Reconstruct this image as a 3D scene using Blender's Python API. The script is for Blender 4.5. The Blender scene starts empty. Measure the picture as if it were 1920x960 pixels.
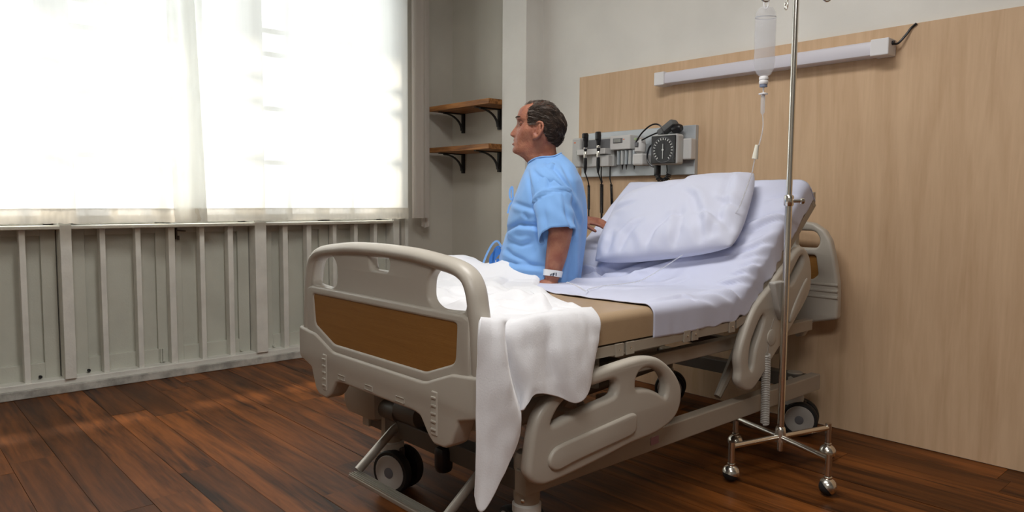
import bpy, bmesh, math, random
from math import sin, cos, pi, radians, exp, sqrt, atan2
from mathutils import Vector, Matrix, noise
random.seed(7)
SC = bpy.context.scene
COL = SC.collection
V = Vector

# ---------------------------------------------------------------- camera, world, exposure
cam_d = bpy.data.cameras.new('camera'); cam = bpy.data.objects.new('camera', cam_d); COL.objects.link(cam)
yaw, pit, rol = radians(47.90), radians(4.41), radians(0.437)
fwd = V((-sin(yaw)*cos(pit), cos(yaw)*cos(pit), -sin(pit))); rgt = V((cos(yaw), sin(yaw), 0)); upv = rgt.cross(fwd)
r2 = rgt*cos(rol)+upv*sin(rol); u2 = upv*cos(rol)-rgt*sin(rol)
mw = Matrix((r2, u2, -fwd)).transposed().to_4x4(); mw.translation = (0, 0, 1.0); cam.matrix_world = mw
cam_d.sensor_width = 36; cam_d.lens = 36*1364/1920; cam_d.clip_start = .05
SC.camera = cam
SC.view_settings.view_transform = 'Standard'; SC.view_settings.look = 'None'
SC.view_settings.gamma = 1; SC.view_settings.use_curve_mapping = False
SC.view_settings.exposure = 0.0
world = bpy.data.worlds.new('world'); SC.world = world; world.use_nodes = True
wn = world.node_tree; wn.nodes['Background'].inputs[0].default_value = (.93, .97, 1, 1)
wn.nodes['Background'].inputs[1].default_value = 4.8
def portal(loc, rot, sx, sy):
    d = bpy.data.lights.new('window_portal', 'AREA'); d.shape = 'RECTANGLE'; d.size = sx; d.size_y = sy; d.cycles.is_portal = True
    o = bpy.data.objects.new('window_portal', d); o.location = loc; o.rotation_euler = rot; COL.objects.link(o)
portal((-4.42, 1.24, 1.68), (0, radians(-90), 0), 1.66, 3.02)

sun_d = bpy.data.lights.new('sun', 'SUN'); sun_d.energy = 15.0; sun_d.angle = radians(6); sun_d.color = (1, .86, .68)
sun = bpy.data.objects.new('sun', sun_d); COL.objects.link(sun); sun.location = (-8, 0, 6)
sun.rotation_euler = Vector((.58, .20, -.79)).to_track_quat('-Z', 'Y').to_euler()
def panel_lamp(loc, sx, sy, watts, col):
    d = bpy.data.lights.new('ceiling_lamp_light', 'AREA'); d.shape = 'RECTANGLE'; d.size = sx; d.size_y = sy; d.energy = watts; d.color = col
    o = bpy.data.objects.new('ceiling_lamp_light', d); o.location = loc; COL.objects.link(o)
LAMPS = ((-1.5, 1.25, 44), (.35, -.35, 52))
for q in LAMPS: panel_lamp((q[0], q[1], 2.835), 1.15, .55, q[2], (1, .985, .95))

# ---------------------------------------------------------------- helpers
MATS = {}
def mat(name, col, rough=.5, metal=0, spec=.5, noise_amt=0, noise_scale=8, col2=None, bump=0, bump_scale=60, sheen=0, trans=0, ior=1.45, stretch=None, coat=0, sss=0):
    if name in MATS: return MATS[name]
    m = bpy.data.materials.new(name); m.use_nodes = True; nt = m.node_tree; b = nt.nodes['Principled BSDF']
    b.inputs['Base Color'].default_value = (*col, 1); b.inputs['Roughness'].default_value = rough; b.inputs['Metallic'].default_value = metal
    b.inputs['Specular IOR Level'].default_value = spec; b.inputs['Transmission Weight'].default_value = trans; b.inputs['IOR'].default_value = ior
    b.inputs['Sheen Weight'].default_value = sheen; b.inputs['Coat Weight'].default_value = coat
    if sss:
        b.inputs['Subsurface Weight'].default_value = sss; b.inputs['Subsurface Radius'].default_value = (.012, .005, .003)
        b.inputs['Subsurface Scale'].default_value = .6
    src = None
    if noise_amt or bump:
        g = nt.nodes.new('ShaderNodeNewGeometry'); mp = nt.nodes.new('ShaderNodeMapping'); nt.links.new(g.outputs['Position'], mp.inputs[0])
        if stretch: mp.inputs['Scale'].default_value = stretch
    if noise_amt:
        n = nt.nodes.new('ShaderNodeTexNoise'); n.inputs['Scale'].default_value = noise_scale; n.inputs['Detail'].default_value = 5
        nt.links.new(mp.outputs[0], n.inputs['Vector'])
        cr = nt.nodes.new('ShaderNodeValToRGB'); c2 = col2 or tuple(c*(1-noise_amt) for c in col)
        cr.color_ramp.elements[0].color = (*c2, 1); cr.color_ramp.elements[1].color = (*col, 1)
        cr.color_ramp.elements[0].position = .35; cr.color_ramp.elements[1].position = .62
        nt.links.new(n.outputs[0], cr.inputs[0]); nt.links.new(cr.outputs[0], b.inputs['Base Color'])
    if bump:
        n2 = nt.nodes.new('ShaderNodeTexNoise'); n2.inputs['Scale'].default_value = bump_scale; n2.inputs['Detail'].default_value = 3
        nt.links.new(mp.outputs[0], n2.inputs['Vector'])
        bp = nt.nodes.new('ShaderNodeBump'); bp.inputs['Strength'].default_value = bump; bp.inputs['Distance'].default_value = .01
        nt.links.new(n2.outputs[0], bp.inputs['Height']); nt.links.new(bp.outputs[0], b.inputs['Normal'])
    MATS[name] = m; return m

def wood_mat(name, dark, light, axis, scale, rough, per_object=0, grain=14, coat=0, fine=(1, 1)):
    m = bpy.data.materials.new(name); m.use_nodes = True; nt = m.node_tree; b = nt.nodes['Principled BSDF']; L = nt.links.new
    g = nt.nodes.new('ShaderNodeNewGeometry'); mp = nt.nodes.new('ShaderNodeMapping')
    sc = [grain]*3; sc[axis] = scale; mp.inputs['Scale'].default_value = sc
    if per_object:
        oi = nt.nodes.new('ShaderNodeObjectInfo'); ml = nt.nodes.new('ShaderNodeVectorMath'); ml.operation = 'MULTIPLY_ADD'
        cm = nt.nodes.new('ShaderNodeCombineXYZ')
        for k in range(3): L(oi.outputs['Random'], cm.inputs[k])
        ml.inputs[1].default_value = (37, 23, 11); L(cm.outputs[0], ml.inputs[0]); L(g.outputs['Position'], ml.inputs[2]); L(ml.outputs[0], mp.inputs[0])
    else: L(g.outputs['Position'], mp.inputs[0])
    n = nt.nodes.new('ShaderNodeTexNoise'); n.inputs['Scale'].default_value = 1; n.inputs['Detail'].default_value = 6; n.inputs['Distortion'].default_value = 1.2
    L(mp.outputs[0], n.inputs['Vector'])
    n2 = nt.nodes.new('ShaderNodeTexNoise'); n2.inputs['Scale'].default_value = 7; n2.inputs['Detail'].default_value = 4; L(mp.outputs[0], n2.inputs['Vector'])
    mx = nt.nodes.new('ShaderNodeMath'); mx.operation = 'MULTIPLY_ADD'; mx.inputs[1].default_value = .35
    L(n2.outputs[0], mx.inputs[0]); L(n.outputs[0], mx.inputs[2])
    cr = nt.nodes.new('ShaderNodeValToRGB'); cr.color_ramp.elements[0].color = (*dark, 1); cr.color_ramp.elements[1].color = (*light, 1)
    cr.color_ramp.elements[0].position = .45*fine[0]; cr.color_ramp.elements[1].position = .85*fine[1]; L(mx.outputs[0], cr.inputs[0])
    out = cr.outputs[0]
    if per_object:
        hsv = nt.nodes.new('ShaderNodeHueSaturation'); mr = nt.nodes.new('ShaderNodeMapRange')
        mr.inputs['To Min'].default_value = 1-per_object; mr.inputs['To Max'].default_value = 1+per_object
        L(oi.outputs['Random'], mr.inputs[0]); L(mr.outputs[0], hsv.inputs['Value']); L(out, hsv.inputs['Color']); out = hsv.outputs[0]
    L(out, b.inputs['Base Color']); b.inputs['Specular IOR Level'].default_value = .14; b.inputs['Roughness'].default_value = rough; b.inputs['Coat Weight'].default_value = coat
    bp = nt.nodes.new('ShaderNodeBump'); bp.inputs['Strength'].default_value = .12; bp.inputs['Distance'].default_value = .004
    L(n2.outputs[0], bp.inputs['Height']); L(bp.outputs[0], b.inputs['Normal'])
    MATS[name] = m; return m

def sheer_mat(name, col, t_transp, t_transl, weave=.06):
    m = bpy.data.materials.new(name); m.use_nodes = True; nt = m.node_tree; nt.nodes.remove(nt.nodes['Principled BSDF']); L = nt.links.new
    o = nt.nodes['Material Output']; d = nt.nodes.new('ShaderNodeBsdfDiffuse'); tl = nt.nodes.new('ShaderNodeBsdfTranslucent'); tp = nt.nodes.new('ShaderNodeBsdfTransparent')
    d.inputs[0].default_value = (*col, 1); tl.inputs[0].default_value = (*col, 1); tp.inputs[0].default_value = (*[.5+.5*c for c in col], 1)
    a = nt.nodes.new('ShaderNodeMixShader'); a.inputs[0].default_value = t_transl; L(d.outputs[0], a.inputs[1]); L(tl.outputs[0], a.inputs[2])
    b = nt.nodes.new('ShaderNodeMixShader'); L(a.outputs[0], b.inputs[1]); L(tp.outputs[0], b.inputs[2]); L(b.outputs[0], o.inputs[0])
    g = nt.nodes.new('ShaderNodeNewGeometry'); mp = nt.nodes.new('ShaderNodeMapping'); mp.inputs['Scale'].default_value = (60, 60, 4); L(g.outputs['Position'], mp.inputs[0])
    n = nt.nodes.new('ShaderNodeTexNoise'); n.inputs['Scale'].default_value = 1; n.inputs['Detail'].default_value = 2; L(mp.outputs[0], n.inputs['Vector'])
    mr = nt.nodes.new('ShaderNodeMapRange'); mr.inputs['To Min'].default_value = t_transp-weave; mr.inputs['To Max'].default_value = t_transp+weave
    L(n.outputs[0], mr.inputs[0]); L(mr.outputs[0], b.inputs[0]); MATS[name] = m; return m

def milky_mat(name, col, transp, rough=.15):
    m = bpy.data.materials.new(name); m.use_nodes = True; nt = m.node_tree; b = nt.nodes['Principled BSDF']; L = nt.links.new; o = nt.nodes['Material Output']
    b.inputs['Base Color'].default_value = (*col, 1); b.inputs['Roughness'].default_value = rough
    tl = nt.nodes.new('ShaderNodeBsdfTranslucent'); tl.inputs[0].default_value = (*col, 1); a = nt.nodes.new('ShaderNodeMixShader'); a.inputs[0].default_value = .5
    L(b.outputs[0], a.inputs[1]); L(tl.outputs[0], a.inputs[2]); tp = nt.nodes.new('ShaderNodeBsdfTransparent'); x = nt.nodes.new('ShaderNodeMixShader'); x.inputs[0].default_value = transp
    L(a.outputs[0], x.inputs[1]); L(tp.outputs[0], x.inputs[2]); L(x.outputs[0], o.inputs[0]); MATS[name] = m; return m
def glass_mat(name, col=(1, 1, 1), refl=.08, rough=.02):
    m = bpy.data.materials.new(name); m.use_nodes = True; nt = m.node_tree; nt.nodes.remove(nt.nodes['Principled BSDF']); L = nt.links.new
    o = nt.nodes['Material Output']; tp = nt.nodes.new('ShaderNodeBsdfTransparent'); gl = nt.nodes.new('ShaderNodeBsdfGlossy')
    tp.inputs[0].default_value = (*col, 1); gl.inputs['Roughness'].default_value = rough
    fr = nt.nodes.new('ShaderNodeLayerWeight'); fr.inputs[0].default_value = .25
    ad = nt.nodes.new('ShaderNodeMath'); ad.operation = 'MULTIPLY_ADD'; ad.inputs[1].default_value = .6; ad.inputs[2].default_value = refl; L(fr.outputs['Fresnel'], ad.inputs[0])
    mx = nt.nodes.new('ShaderNodeMixShader'); L(ad.outputs[0], mx.inputs[0]); L(tp.outputs[0], mx.inputs[1]); L(gl.outputs[0], mx.inputs[2]); L(mx.outputs[0], o.inputs[0])
    MATS[name] = m; return m

def thing(name, label, cat, loc=(0, 0, 0), group=None):
    o = bpy.data.objects.new(name, None); COL.objects.link(o); o.location = loc; o.empty_display_size = .05
    o['label'] = label; o['category'] = cat
    if group: o['group'] = group
    return o
def tag(o, label, cat, group=None):
    o['label'] = label; o['category'] = cat
    if group: o['group'] = group
    return o
def wloc(o):
    l = V(o.location); p = o.parent
    return l
def attach(o, parent):
    o.parent = parent
    o.matrix_parent_inverse = Matrix.Translation(-V(parent.location)) if parent.type == 'EMPTY' else Matrix.Identity(4)
    return o
def obj(name, bm, m, parent=None, smooth=False, label=None, auto=True):
    if isinstance(bm, bmesh.types.BMesh):
        bmesh.ops.recalc_face_normals(bm, faces=bm.faces)
        me = bpy.data.meshes.new(name); bm.to_mesh(me); bm.free()
    else: me = bm; me.name = name
    if m is not None:
        me.materials.clear()
        for x in (m if isinstance(m, (list, tuple)) else [m]): me.materials.append(x)
    if smooth:
        me.polygons.foreach_set('use_smooth', [True]*len(me.polygons))
        if smooth != 'full':
            try: me.set_sharp_from_angle(angle=radians(40))
            except Exception: pass
    o = bpy.data.objects.new(name, me); COL.objects.link(o)
    if parent is not None: attach(o, parent)
    if label: o['label'] = label
    return o
def struct(name, bm, m, smooth=False):
    o = obj(name, bm, m, None, smooth); o['kind'] = 'structure'; return o
def nb(): return bmesh.new()
def box(bm, x0, x1, y0, y1, z0, z1, bev=0, M=None):
    vs = [bm.verts.new((x, y, z)) for x in (x0, x1) for y in (y0, y1) for z in (z0, z1)]
    F = [(0, 1, 3, 2), (4, 6, 7, 5), (0, 4, 5, 1), (2, 3, 7, 6), (0, 2, 6, 4), (1, 5, 7, 3)]
    fs = [bm.faces.new([vs[i] for i in f]) for f in F]
    if bev:
        es = list({e for f in fs for e in f.edges})
        r = bmesh.ops.bevel(bm, geom=es, offset=bev, segments=2, affect='EDGES', profile=.5, clamp_overlap=True)
        vs = list({v for f in r['faces'] for v in f.verts}|{v for v in vs if v.is_valid})
    if M is not None: bmesh.ops.transform(bm, matrix=M, verts=[v for v in vs if v.is_valid])
    return bm
def frame_of(d):
    d = V(d).normalized(); a = V((0, 0, 1)) if abs(d.z) < .9 else V((1, 0, 0))
    x = d.cross(a).normalized(); y = d.cross(x).normalized(); return x, y, d
def ringcap(bm, rings, caps=(True, True), closed=False):
    n = len(rings[0])
    R = rings+[rings[0]] if closed else rings
    for a, b in zip(R[:-1], R[1:]):
        for i in range(n):
            j = (i+1) % n
            try: bm.faces.new((a[i], a[j], b[j], b[i]))
            except ValueError: pass
    if not closed:
        if caps[0]: bm.faces.new(rings[0][::-1])
        if caps[1]: bm.faces.new(rings[-1])
def cyl(bm, p0, p1, r0, r1=None, seg=20):
    r1 = r0 if r1 is None else r1; p0, p1 = V(p0), V(p1); x, y, d = frame_of(p1-p0)
    ringcap(bm, [[bm.verts.new(p+x*(r*cos(2*pi*i/seg))+y*(r*sin(2*pi*i/seg))) for i in range(seg)] for p, r in ((p0, r0), (p1, r1))]); return bm
def lathe(bm, prof, c, axis=(0, 0, 1), seg=24, caps=(True, True)):
    c = V(c); x, y, d = frame_of(axis)
    ringcap(bm, [[bm.verts.new(c+d*h+x*(r*cos(2*pi*i/seg))+y*(r*sin(2*pi*i/seg))) for i in range(seg)] for r, h in prof], caps); return bm
def tube(bm, pts, r, seg=10, closed=False, sq=None, caps=True):
    pts = [V(p) for p in pts]; n = len(pts); rings = []; pu = None
    for i, p in enumerate(pts):
        a = pts[(i-1) % n] if (closed or i > 0) else p; b = pts[(i+1) % n] if (closed or i < n-1) else p
        t = (b-a).normalized()
        if pu is None: x, y, _ = frame_of(t)
        else:
            x = (pu-t*pu.dot(t)).normalized(); y = t.cross(x)
        pu = x; rr = r[i] if isinstance(r, (list, tuple)) else r
        ra, rb = rr if isinstance(rr, tuple) else (rr, rr)
        rings.append([bm.verts.new(p+x*(ra*cos(2*pi*k/seg))+y*(rb*sin(2*pi*k/seg))) for k in range(seg)])
    ringcap(bm, rings, (caps, caps), closed); return bm
def blob_chain(bm, pts, rs, seg=14):
    """tapered limb with rounded ends"""
    P = [V(p) for p in pts]; P2, R2 = [], []
    d0 = (P[0]-P[1]).normalized(); d1 = (P[-1]-P[-2]).normalized()
    for a in (1, .85, .5): P2.append(P[0]+d0*rs[0]*a); R2.append(rs[0]*sqrt(max(0.02, 1-a*a)))
    for i in range(len(P)):
        P2.append(P[i]); R2.append(rs[i])
        if i < len(P)-1:
            for t in (.33, .66): P2.append(P[i].lerp(P[i+1], t)); R2.append(rs[i]*(1-t)+rs[i+1]*t)
    for a in (.5, .85, 1): P2.append(P[-1]+d1*rs[-1]*a); R2.append(rs[-1]*sqrt(max(0.02, 1-a*a)))
    return tube(bm, P2, R2, seg)
def spline(pts, n, closed=False):
    pts = [V(p) for p in pts]; N = len(pts); out = []
    segs = N if closed else N-1
    for s in range(segs):
        p1, p2 = pts[s], pts[(s+1) % N]
        p0 = pts[(s-1) % N] if (closed or s > 0) else p1*2-p2
        p3 = pts[(s+2) % N] if (closed or s < N-2) else p2*2-p1
        for k in range(n):
            t = k/n; out.append(.5*((2*p1)+(p2-p0)*t+(2*p0-5*p1+4*p2-p3)*t*t+(3*p1-p0-3*p2+p3)*t**3))
    if not closed: out.append(pts[-1])
    return out
def rnd_poly(pts, r=.012, k=4):
    """round the corners of a 2-D outline"""
    out = []; n = len(pts)
    for i in range(n):
        p = V((*pts[i], 0)); a = V((*pts[i-1], 0)); b = V((*pts[(i+1) % n], 0))
        da, db = a-p, b-p; ra = min(r, da.length*.45); rb = min(r, db.length*.45)
        q0, q1 = p+da.normalized()*ra, p+db.normalized()*rb
        for j in range(k+1):
            t = j/k; q = q0*(1-t)**2+p*(2*t*(1-t))+q1*t*t; out.append((q.x, q.y))
    return out
def plate(outline, holes, th, bev, to_world, res=3):
    """a slab with holes and rounded edges, th = full thickness, mapped by to_world(u, v, w)"""
    cu = bpy.data.curves.new('plate', 'CURVE'); cu.dimensions = '2D'; cu.fill_mode = 'BOTH'
    for L in [outline]+list(holes):
        s = cu.splines.new('POLY'); s.points.add(len(L)-1); s.use_cyclic_u = True
        for p, q in zip(s.points, L): p.co = (q[0], q[1], 0, 1)
    cu.extrude = th/2-bev; cu.bevel_depth = bev; cu.bevel_resolution = res; cu.offset = -bev
    o = bpy.data.objects.new('plate', cu); COL.objects.link(o)
    dg = bpy.context.evaluated_depsgraph_get(); me = bpy.data.meshes.new_from_object(o.evaluated_get(dg), depsgraph=dg)
    bpy.data.objects.remove(o); bpy.data.curves.remove(cu)
    bm = nb(); bm.from_mesh(me); bpy.data.meshes.remove(me)
    bmesh.ops.remove_doubles(bm, verts=bm.verts, dist=1e-5)
    for v in bm.verts: v.co = to_world(*v.co)
    return bm
def merge(dst, src):
    me = bpy.data.meshes.new('t'); src.to_mesh(me); src.free(); dst.from_mesh(me); bpy.data.meshes.remove(me); return dst
def surf(bm, f, nu, nv, closed_u=False):
    g = [[bm.verts.new(f(i/(nu if closed_u else nu-1), j/(nv-1))) for i in range(nu)] for j in range(nv)]
    for j in range(nv-1):
        for i in range(nu if closed_u else nu-1):
            k = (i+1) % nu; bm.faces.new((g[j][i], g[j][k], g[j+1][k], g[j+1][i]))
    return g
def solidify(o, t, off=-1):
    m = o.modifiers.new('thickness', 'SOLIDIFY'); m.thickness = t; m.offset = off; return o
def N1(x, y=0, z=0): return noise.noise(V((x, y, z)))
def sst(a, b, x):
    t = min(1, max(0, (x-a)/(b-a))); return t*t*(3-2*t)
def lerp(a, b, t): return a+(b-a)*t
def interp(x, T):
    if x <= T[0][0]: return T[0][1]
    for (a, p), (b, q) in zip(T[:-1], T[1:]):
        if x <= b: return p+(q-p)*(x-a)/(b-a)
    return T[-1][1]
def sinterp(x, T):
    """smooth interpolation through a table"""
    n = len(T)
    if x <= T[0][0]: return T[0][1]
    if x >= T[-1][0]: return T[-1][1]
    for i in range(n-1):
        if x <= T[i+1][0]:
            x0, y0 = T[i]; x1, y1 = T[i+1]; h = x1-x0; t = (x-x0)/h
            m0 = (T[i+1][1]-T[i-1][1])/(T[i+1][0]-T[i-1][0]) if i > 0 else (y1-y0)/h
            m1 = (T[i+2][1]-T[i][1])/(T[i+2][0]-T[i][0]) if i < n-2 else (y1-y0)/h
            return (2*t**3-3*t*t+1)*y0+(t**3-2*t*t+t)*h*m0+(-2*t**3+3*t*t)*y1+(t**3-t*t)*h*m1

def crease(x, y, pts, w, depth, side=1):
    """valley with a softer ridge beside it along a polyline; side says on which side the ridge lies"""
    best = 1e9; sg = 0; tt = 0; n = len(pts)-1
    for k in range(n):
        ax, ay = pts[k]; bx, by = pts[k+1]; dx, dy = bx-ax, by-ay; L2 = dx*dx+dy*dy
        t = ((x-ax)*dx+(y-ay)*dy)/L2; tc = min(1, max(0, t)); d = math.hypot(x-ax-dx*tc, y-ay-dy*tc)
        if d < best: best = d; sg = 1 if (dx*(y-ay)-dy*(x-ax))*side > 0 else -1; tt = (k+t)/n
    if best > 6*w: return 0
    fade = sst(-.12, .22, tt)*sst(1.12, .75, tt); s = best*sg
    return depth*fade*(-exp(-(s/w)**2)+.75*exp(-((s-1.9*w)/(1.5*w))**2))

# ---------------------------------------------------------------- materials
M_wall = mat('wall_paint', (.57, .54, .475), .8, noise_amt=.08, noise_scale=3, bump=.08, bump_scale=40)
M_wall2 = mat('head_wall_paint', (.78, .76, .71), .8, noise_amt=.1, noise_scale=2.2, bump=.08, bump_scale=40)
M_trim = mat('old_trim_paint', (.76, .75, .69), .45, noise_amt=.12, noise_scale=9, bump=.12, bump_scale=90)
M_leaf = mat('sage_panel_paint', (.58, .58, .505), .45, noise_amt=.08, noise_scale=6, bump=.1, bump_scale=120)
M_base = mat('worn_baseboard_paint', (.55, .53, .48), .55, noise_amt=.45, noise_scale=14, bump=.2, bump_scale=80)
M_ceil = mat('ceiling_paint', (.62, .61, .58), .9)
M_dim = mat('low_bounce_wall', (.28, .27, .25), .9)  # colour darkened on the unseen right wall to cut bounce light
M_plank = wood_mat('floor_wood', (.028, .0085, .002), (.20, .062, .012), 0, 1.1, .42, .38, 13, fine=(1, 1))
M_gap = mat('floor_gap', (.012, .006, .004), .8)
M_veneer = wood_mat('maple_veneer', (.54, .36, .22), (.66, .465, .30), 2, 1.2, .5, 0, 16, fine=(.8, 1))
M_shelf = wood_mat('shelf_wood', (.11, .04, .013), (.42, .19, .065), 0, 2.0, .4, 0, 30)
M_insert = wood_mat('brown_laminate', (.25, .115, .028), (.32, .15, .04), 0, 5, .45, 0, 120, fine=(.7, 1.1))
M_blackmetal = mat('black_metal', (.012, .012, .013), .5)
M_beige = mat('beige_plastic', (.48, .44, .38), .38, noise_amt=.03, noise_scale=4, bump=.03, bump_scale=400)
M_beige2 = mat('beige_frame_paint', (.36, .31, .25), .45)
M_dframe = mat('dark_frame', (.10, .085, .07), .5)
M_tread = mat('aluminium_tread', (.45, .42, .37), .4, metal=.6)
M_rubber = mat('black_rubber', (.015, .015, .015), .6)
M_wheel = mat('wheel_disc_grey', (.42, .40, .37), .4)
M_collar = mat('white_collar_plastic', (.62, .61, .58), .4)
M_chrome = mat('chrome', (.78, .76, .70), .22, metal=1)
M_leather = mat('brown_mattress_vinyl', (.40, .28, .17), .38, noise_amt=.08, noise_scale=10, bump=.05, bump_scale=300)
M_sheet = mat('lavender_white_sheet', (.60, .625, .78), .8, sheen=.2, bump=.05, bump_scale=500)
M_pillow = mat('pillowcase_cotton', (.61, .63, .76), .8, sheen=.2, bump=.04, bump_scale=500)
M_blanket = mat('white_terry', (.79, .79, .82), .95, sheen=.4, bump=.10, bump_scale=240)
M_gown = mat('blue_gown_cotton', (.21, .42, .80), .8, sheen=.15, noise_amt=.10, noise_scale=5, bump=.05, bump_scale=500)
M_gown_d = mat('dark_blue_gown_lining', (.04, .17, .52), .8)
M_band = mat('white_band', (.85, .86, .88), .4)
M_print = mat('band_print', (.03, .04, .07), .6)
M_skin = mat('weathered_skin', (.37, .155, .095), .5, noise_amt=.25, noise_scale=26, col2=(.28, .095, .06), bump=.25, bump_scale=150, sss=.08)
M_hair = mat('brown_grey_hair', (.060, .036, .024), .6, noise_amt=.5, noise_scale=60, col2=(.022, .013, .009))
M_hairg = mat('grey_hair', (.20, .165, .14), .6)
M_lips = mat('lip_skin', (.33, .10, .075), .45)
M_eye = mat('eye_white', (.42, .36, .31), .25)
M_iris = mat('dark_iris', (.03, .018, .01), .2)
M_silver = mat('brushed_board', (.52, .55, .58), .4, metal=.25, noise_amt=.08, noise_scale=10)
M_modul = mat('grey_instrument_plastic', (.50, .50, .49), .45)
M_modul2 = mat('pale_instrument_plastic', (.62, .61, .60), .45)
M_dgrey = mat('dark_grey_plastic', (.13, .13, .14), .5)
M_black = mat('gloss_black_plastic', (.012, .012, .014), .3)
M_green = mat('green_power_key', (.01, .10, .05), .4)
M_orange = mat('orange_mark', (.75, .22, .10), .5)
M_white = mat('white_marks', (.8, .8, .78), .5)
M_clear = glass_mat('clear_plastic', (.93, .95, .96), .10, .06)
M_pane = glass_mat('window_glass', (.97, .98, .98), .04)
M_tube = milky_mat('clear_tubing', (.85, .86, .88), .55)
M_diff = mat('lamp_diffuser', (.66, .64, .70), .35)
M_lampw = mat('lamp_white', (.74, .73, .74), .45)
M_cuff = mat('grey_cuff_fabric', (.14, .145, .145), .9)
M_sheer = sheer_mat('sheer_curtain', (.90, .90, .87), .14, .74, .03)
M_hem = sheer_mat('curtain_hem', (.66, .61, .53), .06, .6, .03)
M_edge = sheer_mat('curtain_edge', (.66, .61, .56), .1, .35, .04)

# ---------------------------------------------------------------- room shell
XL, YH, ZC, YB, XR = -4.24, 3.21, 2.9, -2.6, 2.6
fl = struct('floor', box(nb(), -4.6, XR, YB, 3.3, -.06, -.016), M_gap)
PW = .148; unit = bpy.data.meshes.new('plank'); b = nb(); box(b, -.5, .5, -.5, .5, -.5, .5); b.to_mesh(unit); b.free(); unit.materials.append(M_plank)
row = 0; y = .98-PW*24
rp = random.Random(3)
while y < 3.2:
    if y+PW > -.6:
        x = -4.24-rp.uniform(0, 1.3)
        while x < .9:
            ln = rp.uniform(.9, 2.1); x0 = max(x, -4.30); x1 = min(x+ln, .9)
            if x1-x0 > .02:
                yy1 = min(y+PW, 3.23)
                p = bpy.data.objects.new('plank', unit); COL.objects.link(p); p.parent = fl
                t = rp.uniform(-.0009, .0004); p.location = ((x0+x1)/2, (y+yy1)/2, -.008+t); p.scale = (x1-x0-.0016, yy1-y-.0018, .016)
            x += ln
    y += PW
# far rows outside the view as one sheet of boards
b = nb(); box(b, .9, XR, YB, 3.2, -.016, -.001); box(b, -4.24, .9, YB, -.65, -.016, -.001)
o = obj('outer_boards', b, M_plank, fl); o['kind'] = 'stuff'
struct('ceiling', box(nb(), -4.6, XR+.1, YB-.1, 3.4, ZC, ZC+.1), M_ceil)
for q in LAMPS:
    t = thing('ceiling_light', 'white rectangular ceiling light '+('above the foot of the bed' if q[0] < -1 else 'in the middle of the room'), 'lamp', (q[0], q[1], 2.87))
    obj('housing', box(nb(), q[0]-.62, q[0]+.62, q[1]-.32, q[1]+.32, 2.85, 2.9, .006), M_lampw, t)
    obj('lamp_diffuser', box(nb(), q[0]-.58, q[0]+.58, q[1]-.28, q[1]+.28, 2.84, 2.852), M_diff, t)
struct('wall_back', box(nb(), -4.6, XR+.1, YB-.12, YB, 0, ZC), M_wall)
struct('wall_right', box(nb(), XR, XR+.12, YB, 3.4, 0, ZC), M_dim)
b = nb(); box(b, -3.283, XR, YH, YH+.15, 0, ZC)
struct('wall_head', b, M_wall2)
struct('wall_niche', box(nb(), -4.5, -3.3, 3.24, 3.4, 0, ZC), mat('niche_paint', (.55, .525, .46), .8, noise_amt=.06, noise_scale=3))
struct('wall_pillar', box(nb(), -3.504, -3.283, 3.07, 3.3, 0, ZC, .004), M_wall2)
# window wall: end pier, lintel, apron behind the leaves
b = nb()
box(b, -4.62, XL, 2.80, 3.3, 0, ZC); box(b, -4.62, XL, YB, -.291, 0, ZC); box(b, -4.62, XL, -.291, 2.80, 2.52, ZC); box(b, -4.62, -4.36, -.291, 2.80, 0, .853)
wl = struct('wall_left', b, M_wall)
LX = -4.315   # face of the leaf stiles
posts = [(-.24-.051, -.24), (.76, .811), (1.76, 1.829), (2.725, 2.773)]
for k, (a, c) in enumerate(posts): obj('post', box(nb(), -4.34, -4.222, a, c, .07, .858, .003), M_trim, wl)
studs = [.591, .944, 1.115, 1.283, 1.451, 1.611, 1.947, 2.105, 2.286, 2.441, 2.591, .42, .25, .08, -.09]
wid = {1.283: .034, 1.611: .031, 1.947: .033, 2.105: .032}
for s in studs: obj('stud', box(nb(), -4.312, -4.255, s, s+wid.get(s, .027), .07, .835, .003), M_trim, wl)
leaves = [(.82, 1.298), (1.302, 1.755), (1.835, 2.286), (2.29, 2.722), (.28, .755), (-.235, .276)]
for a, c in leaves:
    bm = nb(); st = .066
    for (y0, y1, z0, z1) in ((a, a+st, .07, .84), (c-st, c, .07, .84), (a+st, c-st, .07, .153), (a+st, c-st, .80, .84)):
        box(bm, LX-.03, LX, y0, y1, z0, z1, .002)
    obj('leaf_frame', bm, M_leaf, wl); obj('leaf_panel', box(nb(), LX-.04, LX-.022, a+st-.004, c-st+.004, .148, .805), M_leaf, wl)
obj('window_sill', box(nb(), -4.40, -4.225, -.29, 2.775, .835, .853, .004), M_trim, wl)
obj('bottom_rail', box(nb(), -4.33, -4.238, -.29, 2.80, .04, .072, .004), M_trim, wl)
bb = struct('baseboard_left', box(nb(), -4.30, -4.225, YB, 2.80, 0, .043, .004), M_base)
struct('baseboard_niche', box(nb(), -4.235, -3.51, 3.225, 3.24, 0, .08, .003), M_base)
struct('trim_1', box(nb(), -4.24, -4.228, 2.825, 2.85, 0, .86, .003), M_trim)
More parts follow.
